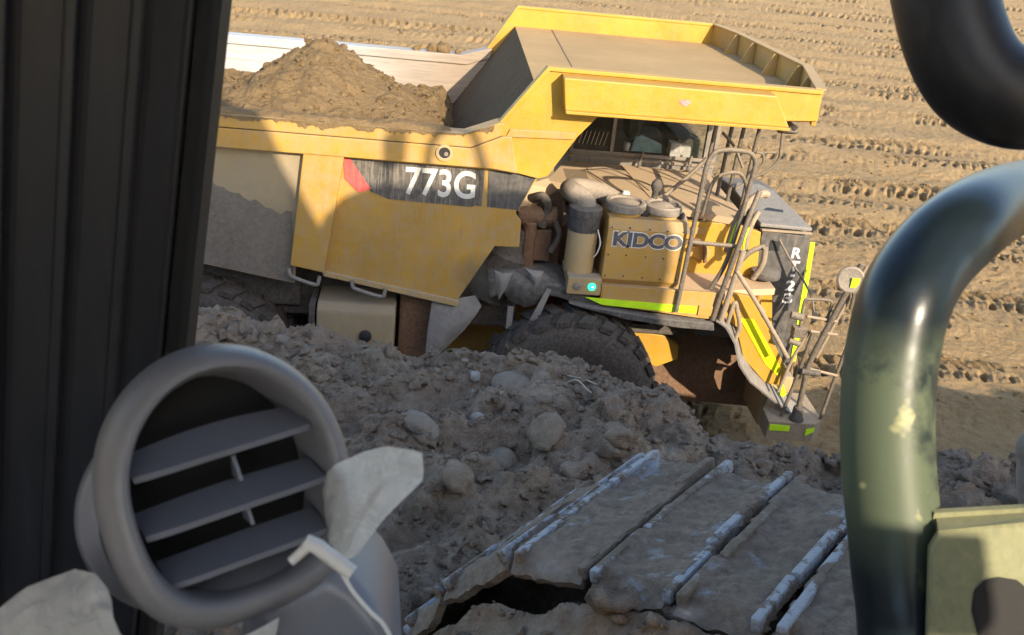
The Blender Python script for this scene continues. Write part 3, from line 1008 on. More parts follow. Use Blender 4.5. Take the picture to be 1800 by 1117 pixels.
# ---- fender area and mud flaps
def sheet(name, poly, y, bulge, mat, th=0.012, lean=0.0):
    P = np.array(poly)
    c = P.mean(0)
    g = G()
    ring = []
    for s in (1.0, .66, .33):
        ring.append([(c[0] + (p[0] - c[0]) * s, y - bulge * (1 - s * s) + lean * (p[1] - c[1]) * s, c[1] + (p[1] - c[1]) * s) for p in poly])
    n = len(poly)
    v = ring[0] + ring[1] + ring[2] + [(c[0], y - bulge, c[1])]
    f = []
    for r_ in range(2):
        for i in range(n):
            f.append((r_ * n + i, r_ * n + (i + 1) % n, (r_ + 1) * n + (i + 1) % n, (r_ + 1) * n + i))
    f += [(2 * n + i, 2 * n + (i + 1) % n, 3 * n) for i in range(n)]
    g.add(v, f)
    return build(name, g, M[mat], T, solid=th, smooth=60)


sheet("mud_flap", [(.10, 2.02), (.33, 2.06), (.58, 2.12), (.66, 2.0), (.60, 1.88), (.48, 1.70), (.35, 1.55), (.21, 1.38), (.06, 1.28), (.07, 1.65)], 10.52, .09, 'flap', lean=.15)
sheet("torn_flap", [(.76, 2.47), (.86, 2.44), (.97, 2.45), (.93, 2.30), (.84, 2.11), (.80, 2.28)], 10.50, .05, 'flap')
sheet("torn_flap", [(1.10, 2.52), (1.20, 2.50), (1.31, 2.50), (1.30, 2.40), (1.23, 2.26), (1.17, 2.38)], 10.50, .06, 'flap')
build("hanging_strap", G().box(.955, 1.025, 10.55, 10.57, 1.74, 2.02), M['flap'], T, 0.004)
build("hanging_strap", G().add([(1.42, 10.5, 2.28), (1.37, 10.5, 2.30), (1.19, 10.46, 1.86), (1.23, 10.46, 1.80), (1.30, 10.47, 1.90)], [(0, 1, 2, 3, 4)]), M['flap'], T, solid=.015)
build("suspension_cylinder", G().lathe((.72, 11.05, 1.9), (.35, 0, 1), [(.10, 0), (.24, .04), (.26, .3), (.26, .62), (.17, .72), (.14, .95), (.02, .98)], 28), M['under'], T, smooth=40)
build("fender_arch", G().prism([(.70, 2.35), (.9, 2.38), (1.5, 2.34), (1.98, 2.16), (1.94, 2.08), (1.45, 2.20), (.95, 2.22), (.74, 2.12)], 'y', 10.50, 11.25), M['rubber'], T, 0.03)
sheet("drooping_rubber", [(.80, 2.42), (.95, 2.46), (1.15, 2.40), (1.32, 2.46), (1.50, 2.34), (1.44, 2.20), (1.32, 2.08), (1.15, 2.02), (.98, 2.08), (.86, 2.22)], 10.56, .10, 'rubber', .03)
gr = G().box(.78, 1.55, 11.2, 11.6, 2.3, 3.12).box(.95, 1.42, 11.0, 11.3, 2.42, 2.80).cyl((1.0, 11.05, 2.95), (1.45, 11.05, 2.95), .12, 16).cyl((1.15, 11.0, 2.3), (1.15, 11.0, 2.9), .09, 14)
build("engine_side", gr, M['brown_guts'], T, 0.02)
build("heat_shield", G().add([(.98, 11.15, 3.14), (1.12, 11.25, 3.26), (1.35, 11.45, 3.28), (1.46, 11.3, 3.20), (1.22, 11.05, 3.10), (1.0, 10.95, 3.02)], [(0, 1, 2, 3, 4, 5)]), M['deck'], T, solid=.02)
build("hose_bundle", G().tube(spline([(1.16, 11.1, 3.14), (1.26, 10.98, 3.2), (1.33, 11.0, 3.06), (1.28, 10.96, 2.85)], 6), .055, 10).tube(spline([(1.42, 10.9, 2.95), (1.48, 10.86, 2.8), (1.40, 10.86, 2.6)], 6), .035, 8), M['under'], T, smooth=60)

# ---- lower platform with fascia and reflective tape
plat = build("fender_platform", G().prism([(1.93, 10.47), (3.38, 10.47), (3.45, 10.6), (4.05, 10.75), (4.05, 11.15), (1.6, 11.2), (1.6, 10.8)], 'z', 2.30, 2.38), M['deck'], T, 0.006)
slab("fascia", [(1.97, 2.40), (3.36, 2.40), (3.36, 2.07), (3.1, 2.08), (2.0, 2.17), (1.97, 2.22)], 10.445, 10.49, 'yellow', plat, 0.006)
slab("reflective_tape", [(1.80, 2.245), (2.75, 2.225), (3.08, 2.22), (3.08, 2.135), (2.7, 2.14), (2.0, 2.165)], 10.436, 10.4465, 'lime', plat, 0)
slab("fender_lip", [(1.62, 2.17), (2.0, 2.13), (2.6, 2.06), (3.30, 2.04), (3.32, 1.95), (2.9, 1.96), (2.3, 2.02), (1.75, 2.13)], 10.40, 10.56, 'rubber', T, 0.012)
build("lamp_marker", G().box(3.10, 3.26, 10.425, 10.444, 2.12, 2.24), M['yellow'], plat, 0.004)
rib = [(3.31, 2.07), (3.44, 1.98), (3.58, 1.80), (3.68, 1.55), (3.86, 1.32), (4.12, 1.12), (4.50, .86)]
def flap_fn(u_, v_):
    i = u_ * (len(rib) - 1)
    j = min(int(i), len(rib) - 2)
    t = i - j
    x = rib[j][0] + (rib[j + 1][0] - rib[j][0]) * t
    z = rib[j][1] + (rib[j + 1][1] - rib[j][1]) * t
    return (x + .07 * v_, 10.40 + .26 * v_, z + .07 * v_ + .015 * math.sin(u_ * 9 + v_ * 3))
build("fender_flap", G().grid(flap_fn, 36, 5), M['flap'], T, solid=.022, smooth=60)
slab("stair_cheek", [(3.36, 2.38), (3.72, 2.34), (4.02, 1.90), (4.34, 1.42), (4.30, 1.22), (4.10, 1.25), (3.78, 1.55), (3.62, 1.95), (3.45, 2.05)], 10.56, 10.62, 'yellow_bright', T, 0.008)
slab("reflective_tape", [(3.64, 2.06), (3.80, 2.06), (4.25, 1.46), (4.22, 1.36), (4.05, 1.50)], 10.548, 10.5605, 'lime_yellow', T, 0)
slab("bumper_side", [(2.75, 1.05), (3.0, 1.62), (4.18, 1.46), (4.60, .90), (4.62, .30), (2.75, .38)], 11.68, 11.74, 'brown_guts', T, 0.01)
build("wheel_well", G().box(2.3, 3.3, 11.3, 11.6, 1.45, 2.2).box(3.3, 4.2, 11.1, 11.3, 1.55, 2.25), M['under'], T, 0.02)
build("bumper", G().prism([(4.28, .42), (4.24, 1.15), (4.62, 1.12), (4.66, .5), (4.55, .38)], 'y', 11.0, 14.2), M['yellow_dusty'], T, 0.03)
build("belly_guard", G().prism([(2.2, .95), (2.5, .55), (4.2, .42), (4.55, .60), (4.55, 1.0)], 'y', 11.76, 13.5), M['brown_guts'], T, 0.03)
build("hydraulic_line", G().tube(spline([(2.35, 11.6, 1.62), (2.6, 11.5, 1.55), (2.75, 11.5, 1.60), (2.85, 11.45, 1.5)], 6), .04, 8), M['white_plastic'], T, smooth=60)
slab("frame_horn", [(2.45, 1.42), (3.05, 1.36), (3.24, 1.24), (3.26, 1.05), (3.0, .92), (2.70, 1.02), (2.5, 1.25)], 11.46, 11.56, 'yellow_bright', T, 0.012)
build("axle_arm", G().lathe((2.05, 11.45, 1.60), (1, 0, -.25), [(.05, 0), (.10, .05), (.11, .3), (.07, .42), (.07, .60), (.02, .62)], 16), M['liner'], T, smooth=40)
build("relay_box", G().box(2.55, 2.78, 11.3, 11.45, 1.56, 1.72), M['yellow_bright'], T, 0.01)

# ---- air cleaner box, canisters, caps
box = build("air_cleaner_box", G().prism([(10.50, 2.46), (10.50, 3.05), (10.56, 3.16), (11.1, 3.16), (11.1, 2.38), (10.56, 2.38)], 'x', 1.96, 2.84), M['yellow'], T, 0.012)
for n_, s_, z_ in (("lettering_edge", M['white_edge'], .0), ("company_lettering", M['dark_letter'], 1)):
    pad = 0.012 if z_ == 0 else 0.0
    text_mesh(n_, "KIDCO", 2.03 - pad, 2.80 + pad, 2.855 - pad, 3.025 + pad, 10.4995 - (.002 if z_ else 0), s_, box, bold=0.045 if z_ else 0.075, depth=0.0025)
g = G()
for x_ in (2.0, 2.2, 2.42, 2.62, 2.80):
    for z_ in (2.50, 2.75, 3.07):
        g.cyl((x_, 10.502, z_ + .01 * math.sin(x_ * 9)), (x_, 10.493, z_), .008, 8)
build("bolts", g, M['dark'], box)
for cx_, r_ in ((2.17, .215), (2.60, .20)):
    cn = build("canister_neck", G().lathe((cx_, 10.80, 3.12), (0, 0, 1), [(r_ * .95, 0), (r_ * .95, .08), (r_ * .9, .09)], 28), M['yellow'], box, smooth=40)
    build("canister_cap", G().lathe((cx_, 10.80, 3.19), (0, 0, 1), [(r_ * 1.02, 0), (r_ * 1.08, .01), (r_ * 1.08, .085), (r_ * 1.02, .10), (r_ * .84, .098), (r_ * .80, .075), (r_ * .62, .085), (r_ * .3, .105), (.01, .11)], 32), M['cap'], cn, smooth=35)
    build("cap_clip", G().box(cx_ + r_ * .8, cx_ + r_ * 1.12, 10.66, 10.74, 3.08, 3.22), M['dark'], cn, 0.006)
can = build("intake_canister", G().lathe((1.72, 10.72, 2.44), (0, 0, 1), [(.14, 0), (.17, .02), (.17, .50), (.155, .54), (.15, .60)], 28), M['yellow_dusty'], T, smooth=40)
build("rubber_sleeve", G().lathe((1.72, 10.72, 2.95), (0, 0, 1), [(.175, 0), (.185, .02), (.18, .16), (.19, .18), (.185, .26), (.13, .29)], 28), M['rubber'], can, smooth=40)
build("intake_elbow", G().tube(spline([(1.72, 10.72, 3.14), (1.71, 10.74, 3.25), (1.60, 10.84, 3.31), (1.56, 11.02, 3.30), (1.70, 11.16, 3.28), (1.94, 11.18, 3.24), (2.1, 11.1, 3.18)], 7), .115, 16), M['cap'], can, smooth=60)
for k_ in range(4):
    build("hose_clamp", G().lathe((1.71 - .03 * k_, 10.75 + .03 * k_, 3.205 + .03 * k_), (-.5, .4, .6), [(.119, 0), (.121, .004), (.121, .014), (.119, .018)], 24), M['rail'], can, smooth=40) if k_ in (0, 2) else None
build("side_canister", G().lathe((1.88, 10.95, 2.4), (0, 0, 1), [(.06, 0), (.07, .05), (.07, .6), (.03, .65)], 16), M['brown_guts'], T, smooth=40)
build("wire_loop", G().tube(spline([(1.86, 10.58, 3.0), (1.90, 10.54, 2.86), (1.88, 10.54, 2.74), (1.85, 10.56, 2.68)], 6), .008, 6), M['white_edge'], T, smooth=60)
lb = build("lamp_box", G().box(1.58, 1.96, 10.43, 10.62, 2.275, 2.475), M['yellow_dusty'], T, 0.012)
build("lamp_lens", G().lathe((1.69, 10.432, 2.375), (0, -1, 0), [(.05, 0), (.05, .012), (.042, .016), (.01, .02)], 20), M['cap'], lb, smooth=40)
gl = build("green_lamp", G().lathe((1.855, 10.432, 2.378), (0, -1, 0), [(.045, 0), (.045, .012), (.036, .02), (.01, .024)], 20), M['green_lamp'], lb, smooth=40)
build("lamp_bulb", G().lathe((1.86, 10.42, 2.38), (0, -1, 0), [(.017, 0), (.016, .01), (.006, .015)], 12), M['green_core'], gl, smooth=60)
build("precleaner", G().lathe((2.52, 10.98, 3.28), (.05, 0, 1), [(.035, 0), (.035, .08), (.045, .09), (.062, .13), (.060, .18), (.035, .22), (.01, .225)], 20), M['under'], T, smooth=50)
build("breather_cap", G().lathe((2.22, 11.12, 3.2), (0, 0, 1), [(.045, 0), (.045, .08), (.03, .1), (.0, .1)], 14), M['white_plastic'], T, smooth=40)
build("deck_hose", G().tube(spline([(2.6, 11.02, 3.3), (2.72, 10.95, 3.26), (2.86, 10.85, 3.12), (2.92, 10.8, 2.95)], 6), .035, 10), M['rail'], T, smooth=60)

# ---- upper deck and hood
deck = build("deck", G().prism([(1.40, 11.98), (2.24, 11.56), (2.88, 11.26), (3.50, 11.02), (3.64, 11.25), (3.62, 12.93), (1.72, 12.93)], 'z', 3.02, 3.10), M['deck'], T, 0.006)
g = G()
for i in range(24):
    g.box(1.66 + .012 * i, 1.664 + .012 * i, 12.0 + .0 * i, 12.55, 3.1005, 3.1035)
build("tread_bars", g, M['cap'], deck)
for (xa, ya, xb, yb) in ((2.62, 12.93, 3.58, 11.7), (2.46, 12.9, 2.62, 11.5)):
    d = np.array([xb - xa, yb - ya, 0])
    L_ = np.linalg.norm(d)
    d /= L_
    build("deck_seam", G().obox(((xa + xb) / 2, (ya + yb) / 2, 3.102), d * L_ / 2, np.array([-d[1], d[0], 0]) * .006, (0, 0, .003)), M['brown_guts'], deck)
hs = slab("hood_side", [(2.86, 2.38), (2.86, 3.0), (3.50, 3.02), (3.86, 2.94), (3.92, 2.36)], 11.08, 11.16, 'yellow_bright', T, 0.01)
build("vent_louver", G().box(3.02, 3.22, 11.065, 11.082, 2.86, 2.95), M['yellow'], hs, 0.004)
build("access_cover", G().prism([(3.06, 2.60), (3.06, 2.70), (3.14, 2.74), (3.30, 2.70), (3.30, 2.60), (3.2, 2.56)], 'y', 11.03, 11.08), M['yellow'], hs, 0.006)
build("hood_duct", G().tube(spline([(2.93, 11.0, 2.52), (2.93, 10.98, 2.72), (3.02, 10.97, 2.82), (3.18, 10.98, 2.78), (3.24, 11.0, 2.55)], 7), .024, 10), M['brown_guts'], hs, smooth=60)
slab("hood_lower", [(3.60, 2.36), (4.10, 2.30), (4.30, 1.25), (4.05, 1.4), (3.70, 2.0)], 10.98, 11.08, 'yellow_bright', T, 0.01)
hood = build("hood", G().prism([(11.16, 1.3), (11.14, 2.90), (11.25, 2.97), (12.6, 3.03), (13.3, 2.95), (13.3, 1.3)], 'x', 3.88, 4.46), M['hood_black'], T, 0.03)
slab("grille_panel", [(3.88, 2.95), (4.46, 2.92), (4.57, 1.28), (4.40, 1.24), (4.13, 2.0), (4.05, 2.32), (3.90, 2.36)], 11.10, 11.138, 'hood_black', hood, 0.006)
build("hood_cover", G().prism([(3.84, 11.10), (4.45, 11.06), (4.40, 12.5), (4.28, 12.75), (3.98, 12.75), (3.86, 12.4)], 'z', 3.0, 3.045), M['hood_top'], hood, 0.015)
build("hood_slot", G().prism([(4.02, 11.62), (4.25, 11.58), (4.28, 11.66), (4.1, 11.72)], 'z', 3.035, 3.05), M['dark'], hood)
build("hood_lip", G().box(3.86, 4.46, 11.06, 11.10, 2.96, 2.985), M['rail_tan'], hood, 0.006)
build("panel_hole", G().box(4.0, 4.12, 11.092, 11.104, 2.72, 2.84), M['dark'], hood)
slab("reflective_tape", [(4.475, 2.86), (4.53, 2.86), (4.63, 1.30), (4.565, 1.30)], 11.088, 11.1015, 'lime', hood, 0)
for ch, zc in (("R", 2.71), ("T", 2.545), ("-", 2.425), ("2", 2.295), ("3", 2.13)):
    h_ = .066 if ch != '-' else .014
    xo = 4.345 + (2.70 - zc) * .02
    text_mesh("unit_lettering", ch, xo - (.058 if ch != '-' else .025), xo + (.058 if ch != '-' else .025), zc - h_, zc + h_, 11.0995, M['white_plastic'], hood, bold=0.028, depth=0.003)
build("lamp_hood", G().lathe((3.98, 10.98, 2.44), (0, 0, 1), [(.17, 0), (.18, .03), (.17, .07), (.10, .09), (.01, .095)], 24), M['rubber'], T, smooth=40)
build("pump", G().lathe((3.95, 10.96, 1.75), (0, 0, 1), [(.05, 0), (.09, .05), (.08, .15), (.12, .18), (.12, .26), (.05, .34), (.05, .55)], 16), M['yellow'], T, smooth=40)
build("horn", G().lathe((4.06, 10.98, 1.55), (0, -1, .3), [(.03, 0), (.03, .1), (.07, .16)], 16), M['cap'], T, smooth=40)

# ---- operator cab
cabm = build("operator_cab", G().prism([(1.78, 2.4), (1.78, 3.22), (3.70, 3.16), (3.70, 2.4)], 'y', 12.98, 14.5), M['grey_panel'], T, 0.02)
build("window_sill", G().box(1.76, 3.70, 12.955, 12.985, 3.215, 3.26), M['grey_panel'], cabm, 0.008)
build("sill_strip", G().box(1.76, 3.70, 12.945, 12.98, 3.15, 3.18), M['cap'], cabm, 0.006)
build("cab_roof", G().box(1.75, 3.66, 12.9, 14.5, 4.22, 4.34), M['grey_panel'], cabm, 0.02)
for x_, w_ in ((1.76, .05), (2.29, .05), (3.54, .06), (3.66, .05)):
    build("cab_pillar", G().box(x_, x_ + w_, 12.96, 13.04, 3.24, 4.23), M['grey_panel'], cabm, 0.008)
build("rear_wall", G().box(1.78, 3.66, 14.42, 14.5, 3.2, 4.23), M['brown_guts'], cabm)
build("rear_wall", G().box(1.76, 1.82, 13.04, 14.4, 3.2, 4.23), M['brown_guts'], cabm)
for x0_, x1_ in ((1.81, 2.29), (2.34, 3.54)):
    build("window_pane", G().box(x0_, x1_, 12.995, 13.003, 3.25, 4.23), M['glass'], cabm)
g = G()
for i in range(8):
    xg = 1.84 + .055 * i
    g.obox((xg, 12.985, 3.42), (.02, 0, .09), (0, .004, 0), (.006, 0, 0))
build("window_guard", g, M['cap'], cabm)
build("operator_seat", G().box(2.75, 3.1, 13.5, 14.0, 3.1, 3.4).box(2.6, 2.78, 13.5, 14.0, 3.3, 4.0), M['under'], cabm, 0.05)
build("control_panel", G().box(3.2, 3.55, 13.2, 14.3, 3.1, 3.45), M['under'], cabm, 0.04)
for x_ in (2.69, 3.34):
    build("grab_handle", G().tube(spline([(x_ + .03, 12.9, 3.30), (x_, 12.86, 3.18), (x_ - .02, 12.88, 3.02)], 5), .02, 8), M['rail'], cabm, smooth=60)

# ---- handrails, ladder, mirror
def rail(pts, r, mat='rail', name="handrail", k=6, n=10, par=None):
    return build(name, G().tube(spline(pts, k) if k > 1 else pts, r, n), M[mat], par or T, smooth=60)


rail([(2.84, 10.40, 2.16), (2.86, 10.41, 2.8), (2.885, 10.42, 3.5), (2.90, 10.43, 3.84), (2.95, 10.44, 3.98), (3.05, 10.45, 4.03), (3.28, 10.47, 4.03), (3.39, 10.48, 3.99), (3.44, 10.49, 3.88), (3.43, 10.5, 3.70)], .026)
rail([(3.43, 10.5, 3.72), (3.40, 10.5, 3.3), (3.33, 10.5, 2.75), (3.22, 10.52, 2.42)], .026)
rail([(2.88, 10.45, 2.98), (3.12, 10.46, 2.97), (3.40, 10.48, 2.96)], .024)
rail([(3.28, 10.42, 2.08), (3.33, 10.41, 2.5), (3.40, 10.40, 2.95), (3.46, 10.42, 3.3), (3.55, 10.5, 3.6)], .03, 'rail')
rail([(3.37, 10.40, 2.10), (3.42, 10.38, 2.55), (3.46, 10.38, 2.95)], .035, 'rail_tan', "stair_post")
rail([(3.47, 10.45, 2.05), (3.50, 10.44, 2.3), (3.56, 10.45, 2.18), (3.62, 10.46, 2.0), (3.60, 10.47, 1.80)], .026, 'rail_tan')
# padded grab bow with tape
rail([(3.36, 10.62, 2.84), (3.38, 10.62, 3.05), (3.42, 10.64, 3.25), (3.52, 10.68, 3.42), (3.66, 10.74, 3.50), (3.74, 10.8, 3.48)], .045, 'rail_tan', "grab_bow")
rail([(3.352, 10.575, 2.95), (3.385, 10.575, 3.16), (3.45, 10.60, 3.34)], .014, 'lime', "reflective_tape")
rail([(3.60, 10.70, 2.75), (3.58, 10.70, 2.98), (3.61, 10.72, 3.15), (3.68, 10.78, 3.28)], .03, 'rail_tan', "grab_bow")
rail([(3.56, 10.67, 2.80), (3.545, 10.67, 2.98), (3.57, 10.68, 3.12)], .012, 'lime', "reflective_tape")
rail([(3.50, 10.6, 2.70), (3.62, 10.62, 2.85), (3.78, 10.66, 2.92)], .03, 'rail', "bracket_arm")
rail([(3.78, 10.6, 2.92), (3.79, 10.62, 2.72), (3.73, 10.66, 2.52)], .035, 'rail_tan', "bracket_arm")
rail([(3.42, 10.36, 2.72), (3.68, 10.32, 2.40), (3.95, 10.28, 2.05), (4.18, 10.26, 1.74)], .026, 'rail_tan', "stair_rail")
rail([(4.06, 11.0, 2.90), (4.22, 10.95, 2.68), (4.42, 10.85, 2.44), (4.50, 10.7, 2.28), (4.46, 10.45, 2.12)], .013, 'rail', "cable")
# rails standing behind the air cleaner, seen under the canopy
for x_, y_, zt in ((3.42, 12.3, 4.3), (3.50, 11.9, 4.3), (3.58, 11.7, 4.3), (3.70, 11.5, 4.3)):
    rail([(x_ + .05, y_, zt), (x_ + .02, y_, 3.7), (x_, y_, 3.08)], .018 if x_ < 3.4 else .024)
rail([(4.01, 11.5, 4.06), (4.03, 11.5, 3.85), (4.03, 11.5, 3.70), (3.93, 11.5, 3.56), (3.75, 11.5, 3.45), (3.58, 11.45, 3.32)], .016)
rail([(3.46, 11.6, 3.74), (3.72, 11.5, 3.77), (4.0, 11.5, 3.79)], .012)
rail([(3.72, 11.4, 3.80), (3.80, 11.4, 3.78), (3.82, 11.4, 3.68), (3.74, 11.4, 3.55)], .014)
rail([(3.34, 11.6, 3.95), (3.48, 11.5, 3.82), (3.60, 11.4, 3.60)], .018)
rail([(3.12, 11.05, 3.10), (3.18, 11.05, 3.5), (3.32, 11.05, 3.62), (3.50, 11.1, 3.60), (3.62, 11.15, 3.40), (3.66, 11.2, 3.1)], .022)
rail([(2.78, 11.6, 3.13), (2.92, 11.7, 3.22), (3.1, 11.8, 3.36), (3.3, 11.9, 3.55)], .026)
rail([(1.98, 12.5, 3.13), (1.95, 12.4, 3.17), (2.2, 12.45, 3.18), (2.45, 12.2, 3.16), (2.62, 11.75, 3.14)], .009, 'rail', "deck_hose")  # thin dark tubes put in for handrail shadow lines on the deck
rail([(1.96, 12.45, 3.12), (2.12, 12.0, 3.13), (2.3, 11.6, 3.12)], .009, 'rail', "deck_hose")
wl = build("work_lamp", G().lathe((3.83, 10.85, 4.30), (0, -.3, -1), [(.03, 0), (.06, .02), (.11, .05), (.115, .11), (.10, .125), (.02, .11)], 22), M['rail'], T, smooth=40)
# ladder at the front corner
step = build("bumper_step", G().prism([(4.10, 10.18), (4.66, 10.18), (4.78, 10.30), (4.78, 10.95), (4.35, 10.95), (4.12, 10.5)], 'z', .70, .94), M['rail_tan'], T, 0.012)
slab("reflective_tape", [(4.12, .91), (4.36, .90), (4.36, .83), (4.12, .83)], 10.168, 10.1805, 'lime', step, 0)
slab("reflective_tape", [(4.56, .86), (4.66, .90), (4.66, .84), (4.56, .78)], 10.168, 10.1805, 'lime', step, 0)
build("reflective_tape", G().obox((4.33, 10.60, 1.16), (.05, 0, -.1), (0, .004, 0), (.03, 0, .03)), M['lime'], step)
build("post_base", G().lathe((4.45, 10.26, .94), (0, 0, 1), [(.085, 0), (.085, .03), (.065, .06), (.06, .16), (.05, .18)], 16), M['under'], step, smooth=40)
rail([(4.45, 10.26, 1.0), (4.445, 10.26, 1.4), (4.45, 10.26, 1.70), (4.60, 10.24, 2.35), (4.75, 10.22, 2.95)], .034, 'rail', "ladder_post")
rail([(4.53, 10.3, 1.75), (4.68, 10.3, 2.3), (4.85, 10.3, 2.9)], .02, 'rail_tan', "ladder_rail")
rail([(4.76, 10.3, .95), (4.80, 10.3, 1.4), (4.88, 10.3, 2.1)], .022, 'rail', "ladder_rail")
rail([(4.28, 10.3, .96), (4.36, 10.3, 1.5), (4.42, 10.3, 2.05)], .022, 'rail', "ladder_rail")
rail([(4.20, 10.35, 1.25), (4.28, 10.35, 1.7), (4.40, 10.35, 2.05)], .02, 'rail_tan', "ladder_rail")
for a, b in (((4.40, 1.62), (4.82, 1.54)), ((4.38, 2.08), (4.70, 2.06)), ((4.30, 2.26), (4.66, 2.22))):
    rail([(a[0], 10.28, a[1]), (b[0], 10.28, b[1])], .017, 'rail_tan', "ladder_rung", 1)
rail([(4.26, 10.3, 2.05), (4.24, 10.3, 2.42), (4.30, 10.3, 2.46), (4.52, 10.3, 2.46), (4.56, 10.3, 2.40), (4.54, 10.3, 2.2)], .016, 'rail', "ladder_rail")
build("hinge_block", G().box(4.18, 4.32, 10.24, 10.36, 2.0, 2.12).cyl((4.16, 10.3, 1.94), (4.30, 10.3, 1.90), .035, 12).cyl((4.12, 10.3, 2.26), (4.26, 10.28, 2.24), .045, 12), M['rail'], T, 0.012)
build("clamp", G().cyl((4.36, 10.22, 1.6), (4.58, 10.22, 1.58), .035, 12), M['under'], T, smooth=40)
mir = build("mirror", G().lathe((4.62, 10.12, 2.80), (-.25, -1, .15), [(.13, -.03), (.15, 0), (.15, .03), (.13, .045), (.115, .04)], 24), M['cap'], T, smooth=40)
build("mirror_tape", G().box(4.61, 4.70, 10.055, 10.065, 2.73, 2.84), M['lime'], mir)
rail([(4.66, 10.2, 2.80), (4.74, 10.22, 2.6), (4.76, 10.24, 2.4)], .02, 'rail', "mirror_arm", 5)

# things left behind the cab window
o = build("folder", G().prism([(2.62, 3.22), (2.66, 3.42), (2.74, 3.44), (3.02, 3.34), (3.04, 3.22)], 'y', 13.22, 13.30), plain("pale_blue_cloth", (0.32, 0.48, 0.52), 0.7), None, 0.01)
tag(o, "pale blue folder propped behind the truck's cab window", "folder")
o = build("paper_box", G().box(3.12, 3.26, 13.10, 13.30, 3.22, 3.40).box(3.262, 3.40, 13.12, 13.30, 3.22, 3.36), M['white_plastic'], None, 0.01)
tag(o, "white paper box behind the right end of the cab window", "box")
o = build("cup", G().lathe((2.56, 13.25, 3.22), (0, 0, 1), [(.035, 0), (.05, .10), (.045, .11), (.0, .11)], 18), M['white_plastic'], None, smooth=40)
tag(o, "small white cup left of the pale blue folder in the cab", "cup")

# ---- the load
hx = np.linspace(-6.1, .75, 330)
hy = np.linspace(10.385, 14.66, 216)
Xh, Yh = np.meshgrid(hx, hy)


def load_z(x, y):
    z = 3.60 + 0.80 * np.exp(-np.abs((x + 1.36) / 0.88) ** 1.9 - np.abs((y - 12.35) / 1.5) ** 1.8)
    z = z + 0.22 * np.exp(-((x + 2.6) / 1.0) ** 2 - ((y - 11.2) / .6) ** 2)
    z = z + 0.20 * np.exp(-((x + 0.35) / .35) ** 2 - ((y - 11.7) / .7) ** 2)
    near = np.clip((11.15 - y) / 0.55, 0, 1)
    z = z * (1 - near) + near * np.maximum(z, 3.96 - 0.30 * np.clip((x - 0.05) * 3, 0, 1))
    z = z - 0.45 * np.clip((x - 0.02) / 0.3, 0, 1) * (1 - near * 0.3)
    far = np.clip((y - 13.6) / 0.9, 0, 1)
    z = z * (1 - far) + far * np.minimum(z, 3.52)
    wx = x + 0.14 * fbm(x * 2.5, y * 2.5, 111, 3) + 0.05 * fbm(x * 9, y * 9, 112, 2)
    wy = y + 0.14 * fbm(x * 2.5, y * 2.5, 113, 3) + 0.05 * fbm(x * 9, y * 9, 114, 2)
    w0, v0 = worley(wx * 3.4, wy * 3.4, 101)
    z = z + 0.15 * np.clip(.6 - w0, 0, .34) * np.clip(v0 - .35, 0, 1) * 2
    w1, v1 = worley(wx * 8.5, wy * 8.5, 103)
    z = z + 0.06 * np.clip(.6 - w1, 0, .32) * v1
    z = z + 0.03 * np.clip(.5 - worley(wx * 19, wy * 19, 105)[0], 0, 1)
    z = z + 0.13 * fbm(x * 3, y * 3, 107, 5, .65)
    # spilled over the near rail
    rim = np.clip((10.66 - y) / 0.06, 0, 1)
    spill = 3.985 + 0.055 * vnoise(x * 3.0, y * 3.0, 131) + 0.03 * vnoise(x * 14, y * 14, 133) - 0.05 * np.clip((10.43 - y) / 0.045, 0, 1) - 0.12 * np.clip((x - 0.15) / 0.15, 0, 1)
    return z * (1 - rim) + rim * spill


me = fast_mesh("soil_heap", np.stack([Xh, Yh, load_z(Xh, Yh)], -1).reshape(-1, 3), grid_faces(*Xh.shape), M['soil_load'])
o = link("soil_heap", me, None, None, (0, 0, 0))
tag(o, "peaked heap of tan soil loaded in the truck bed", "soil heap")
o = clods("heap_clods", 1300, (-3.4, .35), (10.6, 14.0), lambda a, b: load_z(a, b), M['soil_load'], 0.008, 0.05)
o.name = "heap_clods"
tag(o, "tan clods covering the soil heap in the truck bed", "soil", kind="stuff")
for i, (x_, s_) in enumerate(((-.32, .05), (-.10, .075), (.06, .09), (.26, .045))):
    v = lump(ICO2[0], .4, 300 + i) * np.array([1.0, .8, .9]) * s_
    me = fast_mesh("clod", v, ICO2[1], M['soil_load'], smooth=False)
    o = link("clod", me, None, None, (x_, 14.74, 4.03 + s_ * .5))
    tag(o, ["leftmost small brown clod on the far rim of the truck bed", "brown clod on the far bed rim just left of the largest one", "largest brown clod on the far rim of the truck bed", "small brown clod on the far bed rim nearest the canopy slope"][i], "clod", "clods on the far rim of the bed")

# ------------------------------------------------------------------ the excavator one sits in
X = empty("excavator", (0.0, -0.4, 3.5), "excavator on the bank seen from inside its cab: pillar, vent, rails, steel track", "excavator")

# ---- track
tw = np.array([.655, .756, 0.0])
tt = np.array([.756, -.655, 0.0])
zz = np.array([0, 0, 1.0])
Q0, WID = 2.405, 0.98
PROF = [(2.34, 4.72), (2.03, 4.72), (1.73, 4.72), (1.42, 4.72), (1.12, 4.72), (.81, 4.72), (.51, 4.72), (.21, 4.72), (-.095, 4.715), (-.40, 4.70), (-.70, 4.665), (-1.005, 4.60), (-1.309, 4.52), (-1.623, 4.42), (-1.905, 4.11), (-2.06, 3.84), (-2.0, 3.56), (-1.72, 3.44), (-1.42, 3.42), (-1.1, 3.42), (-.8, 3.42)]


def tp(s, q, z):
    return tt * s + tw * q + zz * z


